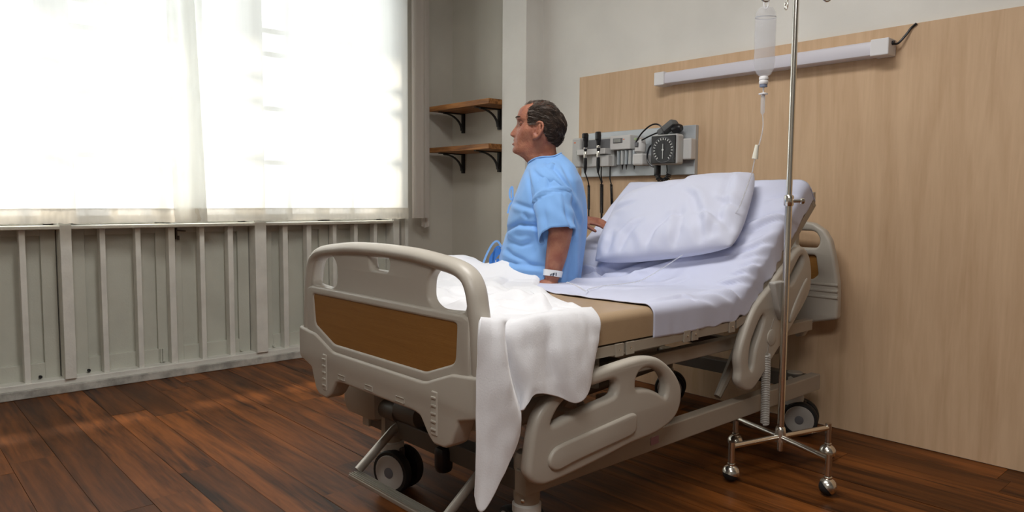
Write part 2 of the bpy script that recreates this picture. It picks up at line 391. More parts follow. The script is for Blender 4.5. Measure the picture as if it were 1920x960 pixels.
# latch, bolts and knobs on the leaves
bm = nb(); box(bm, -4.318, -4.295, 1.336, 1.344, .765, .83, .001); cyl(bm, (-4.30, 1.34, .815), (-4.30, 1.39, .81), .004); cyl(bm, (-4.30, 1.35, .785), (-4.30, 1.35, .76), .006)
obj('latch', bm, M_dframe, wl)
bm = nb(); box(bm, -4.315, -4.308, 1.236, 1.262, .075, .15, .001); cyl(bm, (-4.303, 1.243, .075), (-4.303, 1.243, .152), .005); box(bm, -4.308, -4.297, 1.25, 1.262, .08, .152, .001)
obj('floor_bolt', bm, M_leaf, wl)
for yy, mm in ((.664, M_black), (.882, M_black), (1.695, M_leaf), (1.899, M_leaf), (2.66, M_leaf)):
    bm = nb(); lathe(bm, [(.006, 0), (.007, .004), (.004, .012), (.009, .018), (.006, .024)], (-4.316, yy, .085), (1, 0, 0), 10); obj('knob', bm, mm, wl, True)
# windows behind the curtains
for k, (a, c) in enumerate(((-.238, .758), (.813, 1.758), (1.831, 2.722))):
    bm = nb()
    for y0, y1, z0, z1 in ((a, a+.05, .853, 2.5), (c-.05, c, .853, 2.5), (a, c, .853, .90), (a, c, 2.45, 2.5), ((a+c)/2-.045, (a+c)/2+.045, .853, 2.5)):
        box(bm, -4.41, -4.36, y0, y1, z0, z1, .003)
    w = struct('window_%d' % (k+1), bm, M_trim)
    for h in (1.22, 1.55, 1.88, 2.02): obj('muntin', box(nb(), -4.40, -4.37, a+.05, c-.05, h-.014, h+.014), M_trim, w)
    for q in (.25, .75): obj('muntin', box(nb(), -4.40, -4.37, lerp(a, c, q)-.012, lerp(a, c, q)+.012, .90, 2.45), M_trim, w)
    for s in (0, 1):
        y0, y1 = (a+.05, (a+c)/2-.045) if s == 0 else ((a+c)/2+.045, c-.05)
        obj('pane', box(nb(), -4.387, -4.383, y0, y1, .90, 2.45), M_pane, w)
    if True: obj('window_post', box(nb(), -4.42, -4.235, c, c+(.055 if k == 0 else .073 if k == 1 else .05), .853, 2.52), M_trim, w)

# ---------------------------------------------------------------- curtains
def curtain(name, y0, y1, label, fx, zb, mats, n=150, edge=None):
    t = thing(name, label, 'curtain', (-4.1, (y0+y1)/2, .87), 'sheer curtains over the long window')
    bm = nb(); surf(bm, lambda u, v: V((fx(lerp(y0, y1, u), lerp(zb+.07, 2.62, v)), lerp(y0, y1, u), lerp(zb+.07, 2.62, v))), n, 16)
    obj('sheer_panel', bm, mats[0], t, 'full')
    def hem(u, v):
        yy = lerp(y0, y1, u); z = lerp(zb, zb+.073, v)+(.005*N1(yy*40)+.004*N1(yy*13, 3))*(1-v)
        return V((fx(yy, z)+.006+.004*N1(yy*50, z*30), yy, z))
    bm = nb(); surf(bm, hem, n*2, 5); obj('hem', bm, mats[1], t, 'full', 'double-thickness cream hem')
    return t
def fxl(y, z):
    s = .010*sin(y*9+.5)+.006*sin(y*23+1.7*sin(y*3))+.004*sin(y*41)
    g = sst(1.12, 1.25, y)
    return -4.115+s+g*(.035+.022*sin((y-.06*(2-z))*44))
def fxr(y, z):
    s = .007*sin(y*8+1)+.004*sin(y*19+2*sin(y*2.3))
    return -4.15+s
c1 = curtain('sheer_curtain', -.30, 1.43, 'left white sheer curtain with the loose double fold at its right edge', fxl, .868, (M_sheer, M_hem), 260)
# the edge fold doubled back on the left curtain
bm = nb()
def fold(u, v):
    z = lerp(.866, 2.62, v); y1 = 1.43-.055*v; y0 = 1.255-.02*v+.0*u
    return V((-4.062+.018*sin(u*9.0+v*1.2)+.01*sin(u*4), lerp(y0, y1, u), z))
surf(bm, fold, 30, 16); obj('edge_fold', bm, M_sheer, c1, 'full')
c2 = curtain('sheer_curtain', 1.36, 2.80, 'right white sheer curtain hanging flat beside the shelves', fxr, .868, (M_sheer, M_hem), 150)
bm = nb()
surf(bm, lambda u, v: V((-4.09+.02*sin(u*11+1)+.012*u, lerp(2.775, 2.915, u), lerp(.872, 2.62, v))), 40, 12); obj('gathered_edge', bm, M_edge, c2, 'full')
bm = nb()
surf(bm, lambda u, v: V((-4.135+.01*sin(u*8), lerp(2.895, 2.955, u), lerp(.80+.03*abs(u-.5), 2.62, v))), 14, 6); obj('gathered_edge', bm, M_edge, c2, 'full')
bm = nb(); cyl(bm, (-4.09, -.40, 2.64), (-4.09, 3.0, 2.64), .012)
tag(obj('curtain_rod', bm, M_chrome, None, True), 'curtain rod above the sheer curtains', 'rod')

# ---------------------------------------------------------------- shelves
def shelf(z, label):
    t = thing('wall_shelf', label, 'shelf', (-3.85, 3.235, z), 'wooden wall shelves in the niche')
    obj('board', box(nb(), -4.17, -3.53, 2.985, 3.238, z-.017, z+.017, .003), M_shelf, t)
    for x in (-4.10, -3.71):
        bm = nb(); zt = z-.017
        box(bm, x-.012, x+.012, 3.02, 3.236, zt-.006, zt); box(bm, x-.012, x+.012, 3.222, 3.238, zt-.135, zt)
        pts = [(x, 3.03+.005, zt-.008)]+[(x, 3.225-.165*cos(a*pi/2/10)*1.0, zt-.012-.105*(1-sqrt(max(0, 1-(a/10)**2)))) for a in range(0, 11)]
        arc = [V((x, 3.06+.155*sin(a*pi/20), zt-.008-.11*(1-cos(a*pi/20)))) for a in range(11)]
        tube(bm, arc, [(.011, .006)]*11, 8)
        obj('bracket', bm, M_blackmetal, t, False, 'black curved iron bracket')
    return t
shelf(1.620, 'upper dark-edged wooden shelf on black brackets in the niche')
shelf(1.338, 'lower dark-edged wooden shelf on black brackets, under the other')

# ---------------------------------------------------------------- wood panel and lamp on the head wall
t = thing('wall_panel', 'large maple wood veneer panel covering the wall behind the bed', 'panel', (-1.2, YH, 0))
xs = [-2.953, .25, 1.927]
for a, c in zip(xs[:-1], xs[1:]): obj('veneer_sheet', box(nb(), a, c-.0004, YH-.018, YH+.001, .002, 1.718, .0006), M_veneer, t)
t = thing('wall_light', 'long white batten light fitted near the top of the wood panel', 'lamp', (-1.78, 3.19, 1.63))
obj('housing', box(nb(), -2.355, -1.202, 3.165, 3.192, 1.600, 1.658, .003), M_lampw, t)
bm = nb(); prof = [(3.168, 1.60), (3.128, 1.600), (3.121, 1.603), (3.118, 1.612), (3.118, 1.648), (3.122, 1.656), (3.130, 1.659), (3.168, 1.659)]
ringcap(bm, [[bm.verts.new((x, p, q)) for p, q in prof] for x in (-2.30, -1.27)]); obj('diffuser', bm, M_diff, t, True)
for a, c in ((-2.357, -2.295), (-1.272, -1.20)): obj('end_cap', box(nb(), a, c, 3.112, 3.192, 1.596, 1.663, .004), M_lampw, t)
bm = nb(); tube(bm, spline([(-1.202, 3.15, 1.645), (-1.185, 3.165, 1.643), (-1.16, 3.178, 1.675), (-1.145, 3.186, 1.70), (-1.125, 3.186, 1.716)], 6), .0045, 8)
cyl(bm, (-1.20, 3.15, 1.645), (-1.192, 3.15, 1.645), .009); obj('power_cord', bm, M_black, t, True)

# ---------------------------------------------------------------- instrument board
t = thing('instrument_board', 'brushed silver wall board carrying the medical instruments', 'board', (-2.5, 3.19, 1.26))
obj('backboard', box(nb(), -2.905, -2.13, 3.165, 3.192, 1.135, 1.385, .003), M_silver, t)
t = thing('transformer_unit', 'grey wall transformer with handle cradles and a green power key', 'instrument', (-2.75, 3.165, 1.27))
bm = nb(); box(bm, -2.93, -2.865, 3.11, 3.166, 1.19, 1.357, .008); box(bm, -2.866, -2.63, 3.13, 3.166, 1.19, 1.35, .004); obj('housing', bm, M_modul, t)
obj('back_recess', box(nb(), -2.862, -2.642, 3.126, 3.134, 1.292, 1.342, .001), M_dgrey, t)
obj('cradle_bar', box(nb(), -2.862, -2.65, 3.075, 3.135, 1.256, 1.288, .004), M_modul2, t)
obj('power_key', box(nb(), -2.889, -2.866, 3.104, 3.112, 1.262, 1.283, .001), M_green, t)
obj('maker_mark', box(nb(), -2.913, -2.900, 3.1085, 3.111, 1.328, 1.335), M_orange, t)
obj('lower_block', box(nb(), -2.76, -2.64, 3.095, 3.135, 1.19, 1.25, .003), M_modul2, t)
def coil(p0, p1, r, turns, wire, seg=6, n=10):
    p0, p1 = V(p0), V(p1); x, y, d = frame_of(p1-p0)
    return [p0.lerp(p1, i/(turns*n))+x*r*cos(2*pi*i/n)+y*r*sin(2*pi*i/n) for i in range(turns*n+1)]
def handle(name, x, label, slim, zcoil, zend, fat):
    t = thing(name, label, 'instrument', (x, 3.07, 1.27))
    bm = nb()
    if slim: lathe(bm, [(.008, .0), (.011, .02), (.013, .03), (.012, .05), (.016, .062), (.017, .09), (.013, .10)], (x, 3.06, 1.275), (0, 0, 1), 14); box(bm, x-.012, x+.012, 3.04, 3.066, 1.345, 1.375, .006)
    else: lathe(bm, [(.009, 0), (.011, .03), (.012, .05), (.014, .055), (.015, .085), (.012, .105)], (x, 3.06, 1.272), (0, 0, 1), 14); box(bm, x-.015, x+.013, 3.043, 3.07, 1.33, 1.378, .007)
    obj('head', bm, M_black, t, True)
    bm = nb(); lathe(bm, [(.009, 0), (.011, .006), (.011, .018), (.0085, .022)], (x, 3.06, 1.285), (0, 0, 1), 14); lathe(bm, [(.008, 0), (.010, .01), (.010, .03), (.008, .036)], (x, 3.06, 1.235), (0, 0, 1), 14)
    obj('chrome_collar', bm, M_chrome, t, True)
    bm = nb(); lathe(bm, [(.005, 0), (.010, .03), (.011, .06), (.0095, .085)], (x, 3.06, 1.152), (0, 0, 1), 14); obj('grip', bm, M_black, t, True)
    bm = nb(); tube(bm, [(x, 3.06, 1.155), (x+.004, 3.08, 1.11), (x+.003, 3.09, zcoil+.01)], .0035, 6)
    tube(bm, coil((x+.002, 3.09, zcoil+.01), (x-.004, 3.10, zend), .0085 if fat else .006, 26, .0028), .0026, 5)
    tube(bm, [(x-.004, 3.10, zend), (x-.004, 3.10, zend-.05)], .006 if fat else .004, 6)
    obj('coiled_cord', bm, M_black, t, True)
handle('otoscope', -2.779, 'left black and chrome handheld scope hanging on the grey cradle', True, 1.075, .95, False)
handle('ophthalmoscope', -2.683, 'right black and chrome handheld scope hanging beside the display module', False, 1.08, .93, True)
t = thing('coiled_cable', 'loose black coiled cable hanging right of the two scopes', 'cable', (-2.64, 3.1, 1.0))
bm = nb(); tube(bm, [(-2.648, 3.12, 1.19), (-2.648, 3.12, 1.12), (-2.637, 3.12, 1.09)], .0035, 6); tube(bm, coil((-2.637, 3.12, 1.09), (-2.628, 3.12, .95), .006, 24, .003), .0026, 5); obj('cord', bm, M_black, t, True)
bm = nb(); tube(bm, spline([(-2.712, 3.12, 1.19), (-2.712, 3.12, 1.14), (-2.695, 3.11, 1.10)], 5), .0035, 6); obj('cord', bm, M_black, t, True)
t = thing('display_module', 'pale grey instrument module with a small grey screen', 'instrument', (-2.56, 3.165, 1.31))
obj('housing', box(nb(), -2.637, -2.495, 3.10, 3.166, 1.277, 1.353, .005), M_modul2, t)
obj('screen', box(nb(), -2.611, -2.548, 3.096, 3.102, 1.313, 1.338, .001), M_dgrey, t); obj('screen_glass', box(nb(), -2.605, -2.556, 3.0945, 3.097, 1.317, 1.334), mat('lcd_grey', (.25, .25, .23), .3), t)
obj('maker_mark', box(nb(), -2.542, -2.534, 3.098, 3.101, 1.328, 1.333), M_orange, t)
t = thing('specula_dispenser', 'clear dispenser tubes of dark specula tips below the screen', 'dispenser', (-2.54, 3.165, 1.23))
for k in range(5):
    x = -2.60+.027*k+.008; bm = nb(); lathe(bm, [(.0125, 0), (.0125, .078)], (x, 3.125, 1.195), (0, 0, 1), 14, (False, False)); obj('tube', bm, M_clear, t, True)
    bm = nb(); lathe(bm, [(.011, .0), (.011, .03), (.010, .075)], (x, 3.125, 1.197), (0, 0, 1), 10); obj('specula_stack', bm, M_modul2 if k % 2 else M_silver, t, True)
    if k in (1, 2, 4): bm = nb(); lathe(bm, [(.001, 0), (.003, .01), (.006, .03)], (x, 3.125, 1.168), (0, 0, 1), 10); obj('tip', bm, M_black, t, True)
obj('bracket', box(nb(), -2.61, -2.47, 3.14, 3.166, 1.255, 1.277, .002), M_dgrey, t)
t = thing('ear_thermometer', 'pale grey ear thermometer in its rounded wall holder', 'instrument', (-2.43, 3.165, 1.25))
bm = nb(); lathe(bm, [(.015, 0), (.028, .01), (.030, .05), (.024, .075), (.01, .085)], (-2.437, 3.11, 1.25), (0, .1, 1), 18); obj('thermometer_body', bm, M_modul2, t, True)
obj('key', box(nb(), -2.448, -2.426, 3.078, 3.085, 1.285, 1.308, .002), M_dgrey, t); obj('holder', box(nb(), -2.467, -2.40, 3.085, 3.166, 1.187, 1.25, .01), M_modul2, t)
obj('probe_clip', box(nb(), -2.462, -2.445, 3.09, 3.11, 1.32, 1.333, .003), mat('pale_green_clip', (.35, .45, .25), .5), t)
# blood pressure gauge
t = thing('blood_pressure_gauge', 'square black aneroid gauge with a white-marked dial on the board', 'gauge', (-2.25, 3.165, 1.26))
gx, gz, gy = -2.25, 1.259, 3.06
obj('case', box(nb(), -2.333, -2.168, gy+.006, 3.125, 1.184, 1.338, .012), M_modul, t)
obj('bracket', box(nb(), -2.20, -2.125, 3.12, 3.166, 1.21, 1.315, .006), M_modul2, t)
obj('dial_face', box(nb(), -2.325, -2.176, gy, gy+.008, 1.191, 1.331, .003), M_black, t)
for k in range(19):
    a = radians(-230+280*k/18+0)+pi; r0, r1 = (.046, .055)
    ca, sa = cos(a), sin(a); bm = nb(); Mx = Matrix.Translation((gx+ca*.055, gy-.001, gz+sa*.055)) @ Matrix.Rotation(-a, 4, 'Y')
    box(bm, -.005, .005, -.001, .001, -.0018, .0018, 0, Mx); obj('dial_mark', bm, M_white, t)
bm = nb(); lathe(bm, [(.062, 0), (.0635, .0005), (.065, 0)], (gx, gy-.0005, gz), (0, -1, 0), 40, (False, False)); obj('dial_ring', bm, M_dgrey, t)
bm = nb(); box(bm, gx-.0014, gx+.0014, gy-.004, gy-.002, gz-.045, gz+.03); obj('needle', bm, M_white, t)
bm = nb(); lathe(bm, [(.005, 0), (.005, .004)], (gx, gy-.001, gz), (0, -1, 0), 12); obj('hub', bm, M_white, t)
bm = nb(); tube(bm, spline([(-2.32, 3.10, 1.30), (-2.365, 3.10, 1.281), (-2.379, 3.10, 1.224), (-2.354, 3.10, 1.186), (-2.325, 3.11, 1.175)], 6), .005, 6)
box(bm, -2.335, -2.307, 3.10, 3.125, 1.128, 1.186, .004)
pts = spline([(-2.318, 3.11, 1.135), (-2.31, 3.11, 1.115), (-2.285, 3.11, 1.105), (-2.258, 3.11, 1.115), (-2.246, 3.11, 1.14)], 22); pp = []
for i, p in enumerate(pts):
    tt = (pts[min(i+1, len(pts)-1)]-pts[max(i-1, 0)]).normalized(); nn = tt.cross(V((0, 1, 0))); a = i*.85; pp.append(p+nn*.012*cos(a)+V((0, .012*sin(a), 0)))
tube(bm, pp, .0032, 5); tube(bm, [pp[-1], (-2.258, 3.11, 1.155), (-2.262, 3.11, 1.19)], .003, 6); obj('coiled_hose', bm, M_black, t, True)
t = thing('blood_pressure_cuff', 'rolled dark grey cuff tucked in on top of the gauge', 'cuff', (-2.25, 3.12, 1.34))
bm = nb(); Mx = Matrix.Translation((-2.255, 3.115, 1.374)) @ Matrix.Rotation(radians(-32), 4, 'Y')
pr = [(0.02+.0022*a/pi*2, a) for a in [k*.35 for k in range(40)]]
box(bm, -.062, .045, -.03, .03, -.012, .022, .01, Mx); obj('cuff_roll', bm, M_cuff, t, True)
bm = nb(); lathe(bm, [(.012, 0), (.022, .008), (.024, .04), (.016, .055)], (-2.235, 3.115, 1.364), (1, 0, .1), 16); obj('inflation_bulb', bm, M_black, t, True)
bm = nb(); tube(bm, spline([(-2.452, 3.09, 1.303), (-2.42, 3.085, 1.34), (-2.391, 3.08, 1.363), (-2.35, 3.08, 1.388), (-2.31, 3.08, 1.394), (-2.28, 3.085, 1.376), (-2.268, 3.09, 1.337)], 6), .0042, 7)
tube(bm, spline([(-2.41, 3.09, 1.318), (-2.36, 3.09, 1.336), (-2.31, 3.09, 1.35), (-2.27, 3.10, 1.355)], 6), .004, 7); obj('rubber_tube', bm, M_black, bpy.data.objects['blood_pressure_gauge'], True)
# ---------------------------------------------------------------- hospital bed
BX = -1.80
bed = thing('hospital_bed', 'beige adjustable hospital bed with brown laminate footboard panel and lowered side rail', 'bed', (BX, 2.1, 0))
FBY = 1.10
def fbw(y0): return lambda u, v, w: (BX+u, y0+w, v)
half = [(0, .868), (.10, .867), (.17, .864), (.27, .856), (.35, .845), (.395, .832), (.425, .808), (.443, .77), (.454, .72), (.463, .66), (.472, .58)]
sym = lambda H: H+[(-x, z) for x, z in H[::-1] if x > 1e-6]
out_board = sym(half+[(.474, .53), (.30, .50)])
def rel(L, dx=0): return [(x+dx, z) for x, z in L]
holeR = rnd_poly([(.240, .735), (.243, .795), (.275, .822), (.338, .818), (.385, .795), (.404, .755), (.402, .722), (.285, .714)], .022)
holeL = [(-x, z) for x, z in holeR[::-1]]
holeM = rnd_poly([(-.047, .795), (-.052, .834), (.052, .834), (.060, .815), (.050, .795)], .012)
bm = plate(out_board, [holeR, holeL, holeM], .034, .008, fbw(FBY+.026))
rim = []
P_ = [(.452, .545), (.446, .62), (.438, .69), (.430, .735), (.420, .775), (.403, .803), (.375, .820), (.335, .830), (.26, .839), (.17, .847), (.08, .850), (0, .851)]
P_ = P_+[(-x, z) for x, z in P_[-2::-1]]
pp = spline([(BX+x, FBY+.028, z) for x, z in P_], 4)
rr = []
for p in pp:
    k = sst(.80, .62, p.z); rr.append((lerp(.021, .026, k), lerp(.031, .029, k)))
# cross-section: first radius across the board, second along its depth
def rimtube(bm, pts, rr, seg=16):
    rings = []
    for i, p in enumerate(pts):
        t = (pts[min(i+1, len(pts)-1)]-pts[max(i-1, 0)]).normalized(); n = t.cross(V((0, 1, 0))).normalized()
        rings.append([bm.verts.new(p+n*(rr[i][0]*cos(2*pi*k/seg))+V((0, 1, 0))*(rr[i][1]*sin(2*pi*k/seg))) for k in range(seg)])
    ringcap(bm, rings)
rimtube(bm, pp, rr)
obj('footboard', bm, M_beige, bed, True, 'moulded beige footboard with three grip holes')
ins = rnd_poly([(-.386, .688), (.378, .692), (.372, .60), (.362, .587), (.245, .546), (-.25, .544), (-.372, .592)], .012)
low = [(-.43, .535), (-.43, .706), (-.40, .716), (.40, .716), (.43, .706), (.43, .535), (.36, .515), (-.36, .515)]
bm = plate(low, [ins], .045, .008, fbw(FBY+.022))
obj('footboard_band', bm, M_beige, bed, True)
obj('laminate_panel', plate(rnd_poly([(x*1.02, .62+(z-.62)*1.04) for x, z in ins], .008, 2), [], .008, .002, fbw(FBY+.008)), M_insert, bed, False, 'recessed brown laminate panel')
ah = [(0, .520), (.235, .520), (.255, .523), (.365, .563), (.40, .566), (.474, .574), (.479, .565), (.479, .482), (.470, .468), (.392, .446), (.385, .428), (.362, .378), (.338, .364), (.290, .362), (.266, .378), (.228, .424), (.20, .430), (0, .430)]
bm = plate(rnd_poly(sym(ah), .006, 2), [], .062, .009, fbw(FBY+.024))
obj('footboard_apron', bm, M_beige, bed, True, 'lower beige apron with two lugs')
for s in (-1, 1):
    bm = nb(); x = BX+s*.296
    pts = [(x+s*-.012*0, FBY-.0075, .505), (x, FBY-.0075, .41), (x+s*-.006+.004, FBY-.0075, .39)]
    box(bm, x-.013, x+.013, FBY-.0105, FBY-.004, .388, .505, .004)
    st = obj('grip_strip', bm, M_beige, bed)
    for k in range(5): obj('rung', box(nb(), x-.010, x+.010, FBY-.014, FBY-.009, .402+.021*k, .408+.021*k, .0015), M_beige, st)
for xx in (-.19, -.03, .135):
    bm = nb(); x = BX+xx
    for a in ((-.022, .022, -.0075, -.0065), (-.022, .022, .0065, .0075)): box(bm, x+a[0], x+a[1], FBY-.0095, FBY-.006, .449+a[2], .449+a[3])
    for a in (-.022, .021): box(bm, x+a, x+a+.001, FBY-.0095, FBY-.006, .4415, .4565)
    obj('moulded_mark', bm, M_beige, bed)
for s in (-1, 1): obj('socket', box(nb(), BX+s*.33-.035, BX+s*.33+.035, 1.15, 1.24, .40, .50, .006), M_beige2, bed)
# headboard
HY = 3.08
hh = [(0, .925), (.18, .924), (.29, .918), (.345, .911), (.392, .882), (.42, .840), (.44, .765), (.459, .664), (.463, .605), (.463, .511), (.452, .503), (.347, .479), (.313, .412), (.285, .405), (.25, .47), (0, .475)]
hho = rnd_poly([(.268, .877), (.355, .876), (.378, .842), (.37, .81), (.355, .803), (.268, .803)], .02)
hwi = rnd_poly([(-.36, .771), (.36, .771), (.374, .69), (.35, .668), (-.35, .668), (-.374, .69)], .01)
bm = plate(rnd_poly(sym(hh), .008, 2), [hho, [(-x, z) for x, z in hho[::-1]], hwi], .045, .012, lambda u, v, w: (BX+u, HY+w, v))
for z in (.652, .625, .598):
    box(bm, BX-.463, BX+.463, HY-.028, HY-.015, z-.006, z+.006, .004)
obj('headboard', bm, M_beige, bed, True)
obj('headboard_panel', box(nb(), BX-.38, BX+.38, HY-.008, HY+.01, .66, .78), M_insert, bed)
# lower frame, posts, casters
for x in (-1.40, -2.20): obj('base_rail', box(nb(), x-.022, x+.022, 1.30, 3.02, .205, .272, .004), M_beige2, bed)
for yy in (1.34, 2.98): obj('base_beam', box(nb(), -2.2, -1.40, yy-.03, yy+.03, .205, .265, .004), M_dframe, bed)
obj('label_plate', box(nb(), -1.379, -1.3765, 1.845, 1.885, .225, .25), mat('pink_label', (.35, .2, .24), .5), bed)
def caster(x, y, ang, tall):
    bm = nb(); lathe(bm, [(.034, .165), (.037, .18), (.037, tall-.02), (.030, tall)], (x, y, 0), (0, 0, 1), 20); obj('caster_post', bm, M_beige2, bed, True)
    R = Matrix.Translation((x, y, 0)) @ Matrix.Rotation(ang, 4, 'Z')
    bm = nb(); lathe(bm, [(.040, .128), (.041, .14), (.041, .165), (.036, .17)], (x, y, 0), (0, 0, 1), 20); obj('caster_collar', bm, M_collar, bed, True)
    for s in (-1, 1):
        c = R @ V((.028, s*.033, .074)); ax = R.to_3x3() @ V((0, s, 0))
        bm = nb(); lathe(bm, [(.055, -.016), (.070, -.016), (.074, -.010), (.074, .010), (.070, .016), (.060, .017)], c, ax, 32); w = obj('caster_wheel', bm, M_rubber, bed, True)
        bm = nb(); lathe(bm, [(.060, .0165), (.058, .019), (.022, .022), (.019, .020), (.001, .018)], c, ax, 28, (False, True)); obj('wheel_disc', bm, M_wheel, w, True)
        bm = nb(); lathe(bm, [(.018, .019), (.018, .0225), (.012, .024)], c, ax, 20); obj('wheel_hub', bm, M_dgrey, w, True)
    bm = nb(); a = R @ V((.028, -.01, .074)); box(bm, -.02, .05, -.010, .010, .06, .15, .004, R); obj('caster_fork', bm, M_dframe, bed)
caster(-2.10, 1.345, radians(18), .31); caster(-1.42, 1.345, radians(160), .31); caster(-1.475, 2.985, radians(22), .27); caster(-2.15, 2.985, radians(30), .27)
bm = nb(); lathe(bm, [(.004, 0), (.006, .003), (.003, .005)], (-1.40, 1.312, .185), (.4, -.9, 0), 10); obj('post_screw', bm, M_chrome, bed, True)
# brake pedal bar at the foot
for x in (-2.02, -1.555):
    bm = nb(); tube(bm, [(x, 1.165, .128), (x, 1.18, .14), (x, 1.30, .235), (x, 1.335, .25), (x, 1.36, .25)], [(.010, .016)]*5, 10); obj('pedal_arm', bm, M_tread, bed, True)
bm = nb(); box(bm, -2.03, -1.545, 1.135, 1.175, .108, .122, .003)
pb = obj('pedal_bar', bm, M_tread, bed)
for k in range(5): obj('ridge', box(nb(), -2.028, -1.547, 1.137+.008*k, 1.141+.008*k, .122, .1255), M_tread, pb)
bm = nb(); cyl(bm, (-2.05, 1.355, .25), (-1.5, 1.355, .25), .009); obj('pedal_shaft', bm, M_tread, bed, True)
bm = nb(); box(bm, -1.775, -1.725, 1.28, 1.33, .165, .25, .018); obj('pedal_cam', bm, M_black, bed, True)
# drive housings and linkages under the bed
bm = nb(); box(bm, -2.33, -2.10, 1.27, 1.52, .23, .42, .045); obj('motor_housing', bm, M_beige2, bed, True)
bm = nb(); cyl(bm, (-2.12, 1.33, .285), (-2.02, 1.33, .285), .036); cyl(bm, (-2.02, 1.34, .30), (-1.9, 1.34, .30), .045); obj('brake_drum', bm, M_dframe, bed, True)
for x in (-1.42, -2.18): obj('upper_rail', box(nb(), x-.018, x+.018, 1.22, 2.98, .462, .508, .004), M_beige2, bed)
for yy in (1.24, 1.75, 2.35, 2.9): obj('cross_bar', box(nb(), -2.18, -1.42, yy-.02, yy+.02, .465, .505, .003), M_dframe, bed)
for x in (-1.50, -2.10):
    for (y0, y1) in ((1.42, 1.62), (2.42, 2.62)):
        bm = nb(); tube(bm, [(x, y0, .255), (x, y1, .475)], (.014, .03), 8); obj('lift_arm', bm, M_beige2, bed)
bm = nb(); cyl(bm, (-1.62, 1.40, .36), (-1.62, 1.72, .36), .055); obj('lift_actuator', bm, M_collar, bed, True)
bm = nb(); cyl(bm, (-1.62, 1.72, .36), (-1.62, 2.25, .40), .022); obj('actuator_rod', bm, M_dframe, bed, True)
bm = nb(); tube(bm, spline([(-1.48, 1.60, .50), (-1.47, 1.595, .46), (-1.48, 1.61, .41), (-1.50, 1.65, .365), (-1.56, 1.72, .33)], 6), .012, 10); obj('flexible_conduit', bm, mat('conduit_grey', (.33, .34, .35), .5), bed, True)
bm = nb(); box(bm, -1.44, -1.385, 1.585, 1.60, .45, .57, .002); box(bm, -1.45, -1.40, 1.52, 1.55, .44, .53, .003); cyl(bm, (-1.39, 1.53, .515), (-1.39, 1.585, .515), .016); obj('rail_latch', bm, M_beige2, bed, True)
bm = nb(); box(bm, -1.43, -1.41, 2.52, 2.58, .33, .46, .004); box(bm, -1.44, -1.40, 2.50, 2.70, .40, .44, .003); obj('crank_bracket', bm, M_dframe, bed)
# mattress platform strips with clips
def pathpt(s):
    """bed surface line: distance s along it from the foot -> (y, z, tangent angle)"""
    y0, z0, yb, ang, r = 1.165, .585, 2.33, radians(40.3), .22
    L1 = yb-y0-r*math.tan(ang/2); La = r*ang
    if s <= L1: return y0+s, z0, 0.0
    if s <= L1+La:
        a = (s-L1)/r; return y0+L1+r*sin(a), z0+r*(1-cos(a)), a
    d = s-L1-La; return y0+L1+r*sin(ang)+d*cos(ang), z0+r*(1-cos(ang))+d*sin(ang), ang
LT = 1.165-.22*math.tan(radians(20.15))+.22*radians(40.3)+.57
def strip(s0, s1, x, name, m):
    n = max(2, int((s1-s0)/.05)); bm = nb(); R = []
    for i in range(n+1):
        y, z, a = pathpt(lerp(s0, s1, i/n)); ny, nz = -sin(a), cos(a)
        R.append([bm.verts.new((x+dx, y+ny*h, z+nz*h)) for dx, h in ((-.012, -.034), (.012, -.034), (.012, -.004), (-.012, -.004))])
    ringcap(bm, R); return obj(name, bm, m, bed)
for x in (-1.362, -2.238):
    for a, c in ((.02, .50), (.515, .83), (.85, 1.10), (1.12, LT+.01)): strip(a, c, x, 'platform_strip', M_beige2)
for s in (.48, .53, .82, .865, 1.09):
    y, z, a = pathpt(s); cl = obj('clip', box(nb(), -1.352, -1.346, y-.018, y+.018, z-.04, z-.002, .001), M_beige2, bed)
    bm = nb(); lathe(bm, [(.004, 0), (.004, .002), (.001, .003)], (-1.346, y, z-.02), (1, 0, 0), 8); obj('rivet', bm, M_chrome, cl)
bm = nb(); R = []
for i in range(24):
    y, z, a = pathpt(LT*i/23); ny, nz = -sin(a), cos(a)
    R.append([bm.verts.new((x, y+ny*h, z+nz*h)) for x, h in ((-2.24, -.03), (-1.37, -.03), (-1.37, -.006), (-2.24, -.006))])
ringcap(bm, R); obj('mattress_deck', bm, M_dframe, bed)
y, z, a = pathpt(LT+.015); obj('mattress_stop', box(nb(), -1.40, -1.348, y-.010, y+.010, z-.035, z+.025, .004), M_beige2, bed)
# front side rail, lowered
RX = -1.298
ro = [(1.261, .277), (1.236, .291), (1.220, .317), (1.223, .354), (1.234, .414), (1.249, .455), (1.279, .486), (1.317, .506), (1.356, .519), (1.399, .529), (1.531, .543), (1.633, .550), (1.687, .549), (1.743, .538), (1.794, .510), (1.842, .468), (1.868, .422), (1.863, .370), (1.826, .332), (1.742, .309), (1.626, .303), (1.506, .289), (1.367, .276), (1.288, .272)]
h1 = [(1.300, .430), (1.318, .458), (1.349, .482), (1.385, .494), (1.493, .503), (1.540, .504), (1.557, .492), (1.556, .472), (1.542, .457), (1.475, .449), (1.392, .439), (1.316, .425)]
h2 = [(1.645, .462), (1.644, .490), (1.664, .510), (1.699, .514), (1.745, .501), (1.778, .477), (1.793, .448), (1.790, .422), (1.780, .414), (1.747, .433), (1.708, .449), (1.673, .457)]
k0 = (1.365, 1.298/1.28)
def sc(L): return [(y*k0[1], 1+(z-1)*k0[1]) for y, z in L]
def smooth2(L, n=3): return [(p.x, p.y) for p in spline([(*q, 0) for q in L], n, True)]
ro, h1, h2 = sc(ro), sc(h1), sc(h2)
bm = plate(smooth2(ro), [smooth2(h1), smooth2(h2)], .040, .014, lambda u, v, w: (RX-.02+w, u, v), 4)
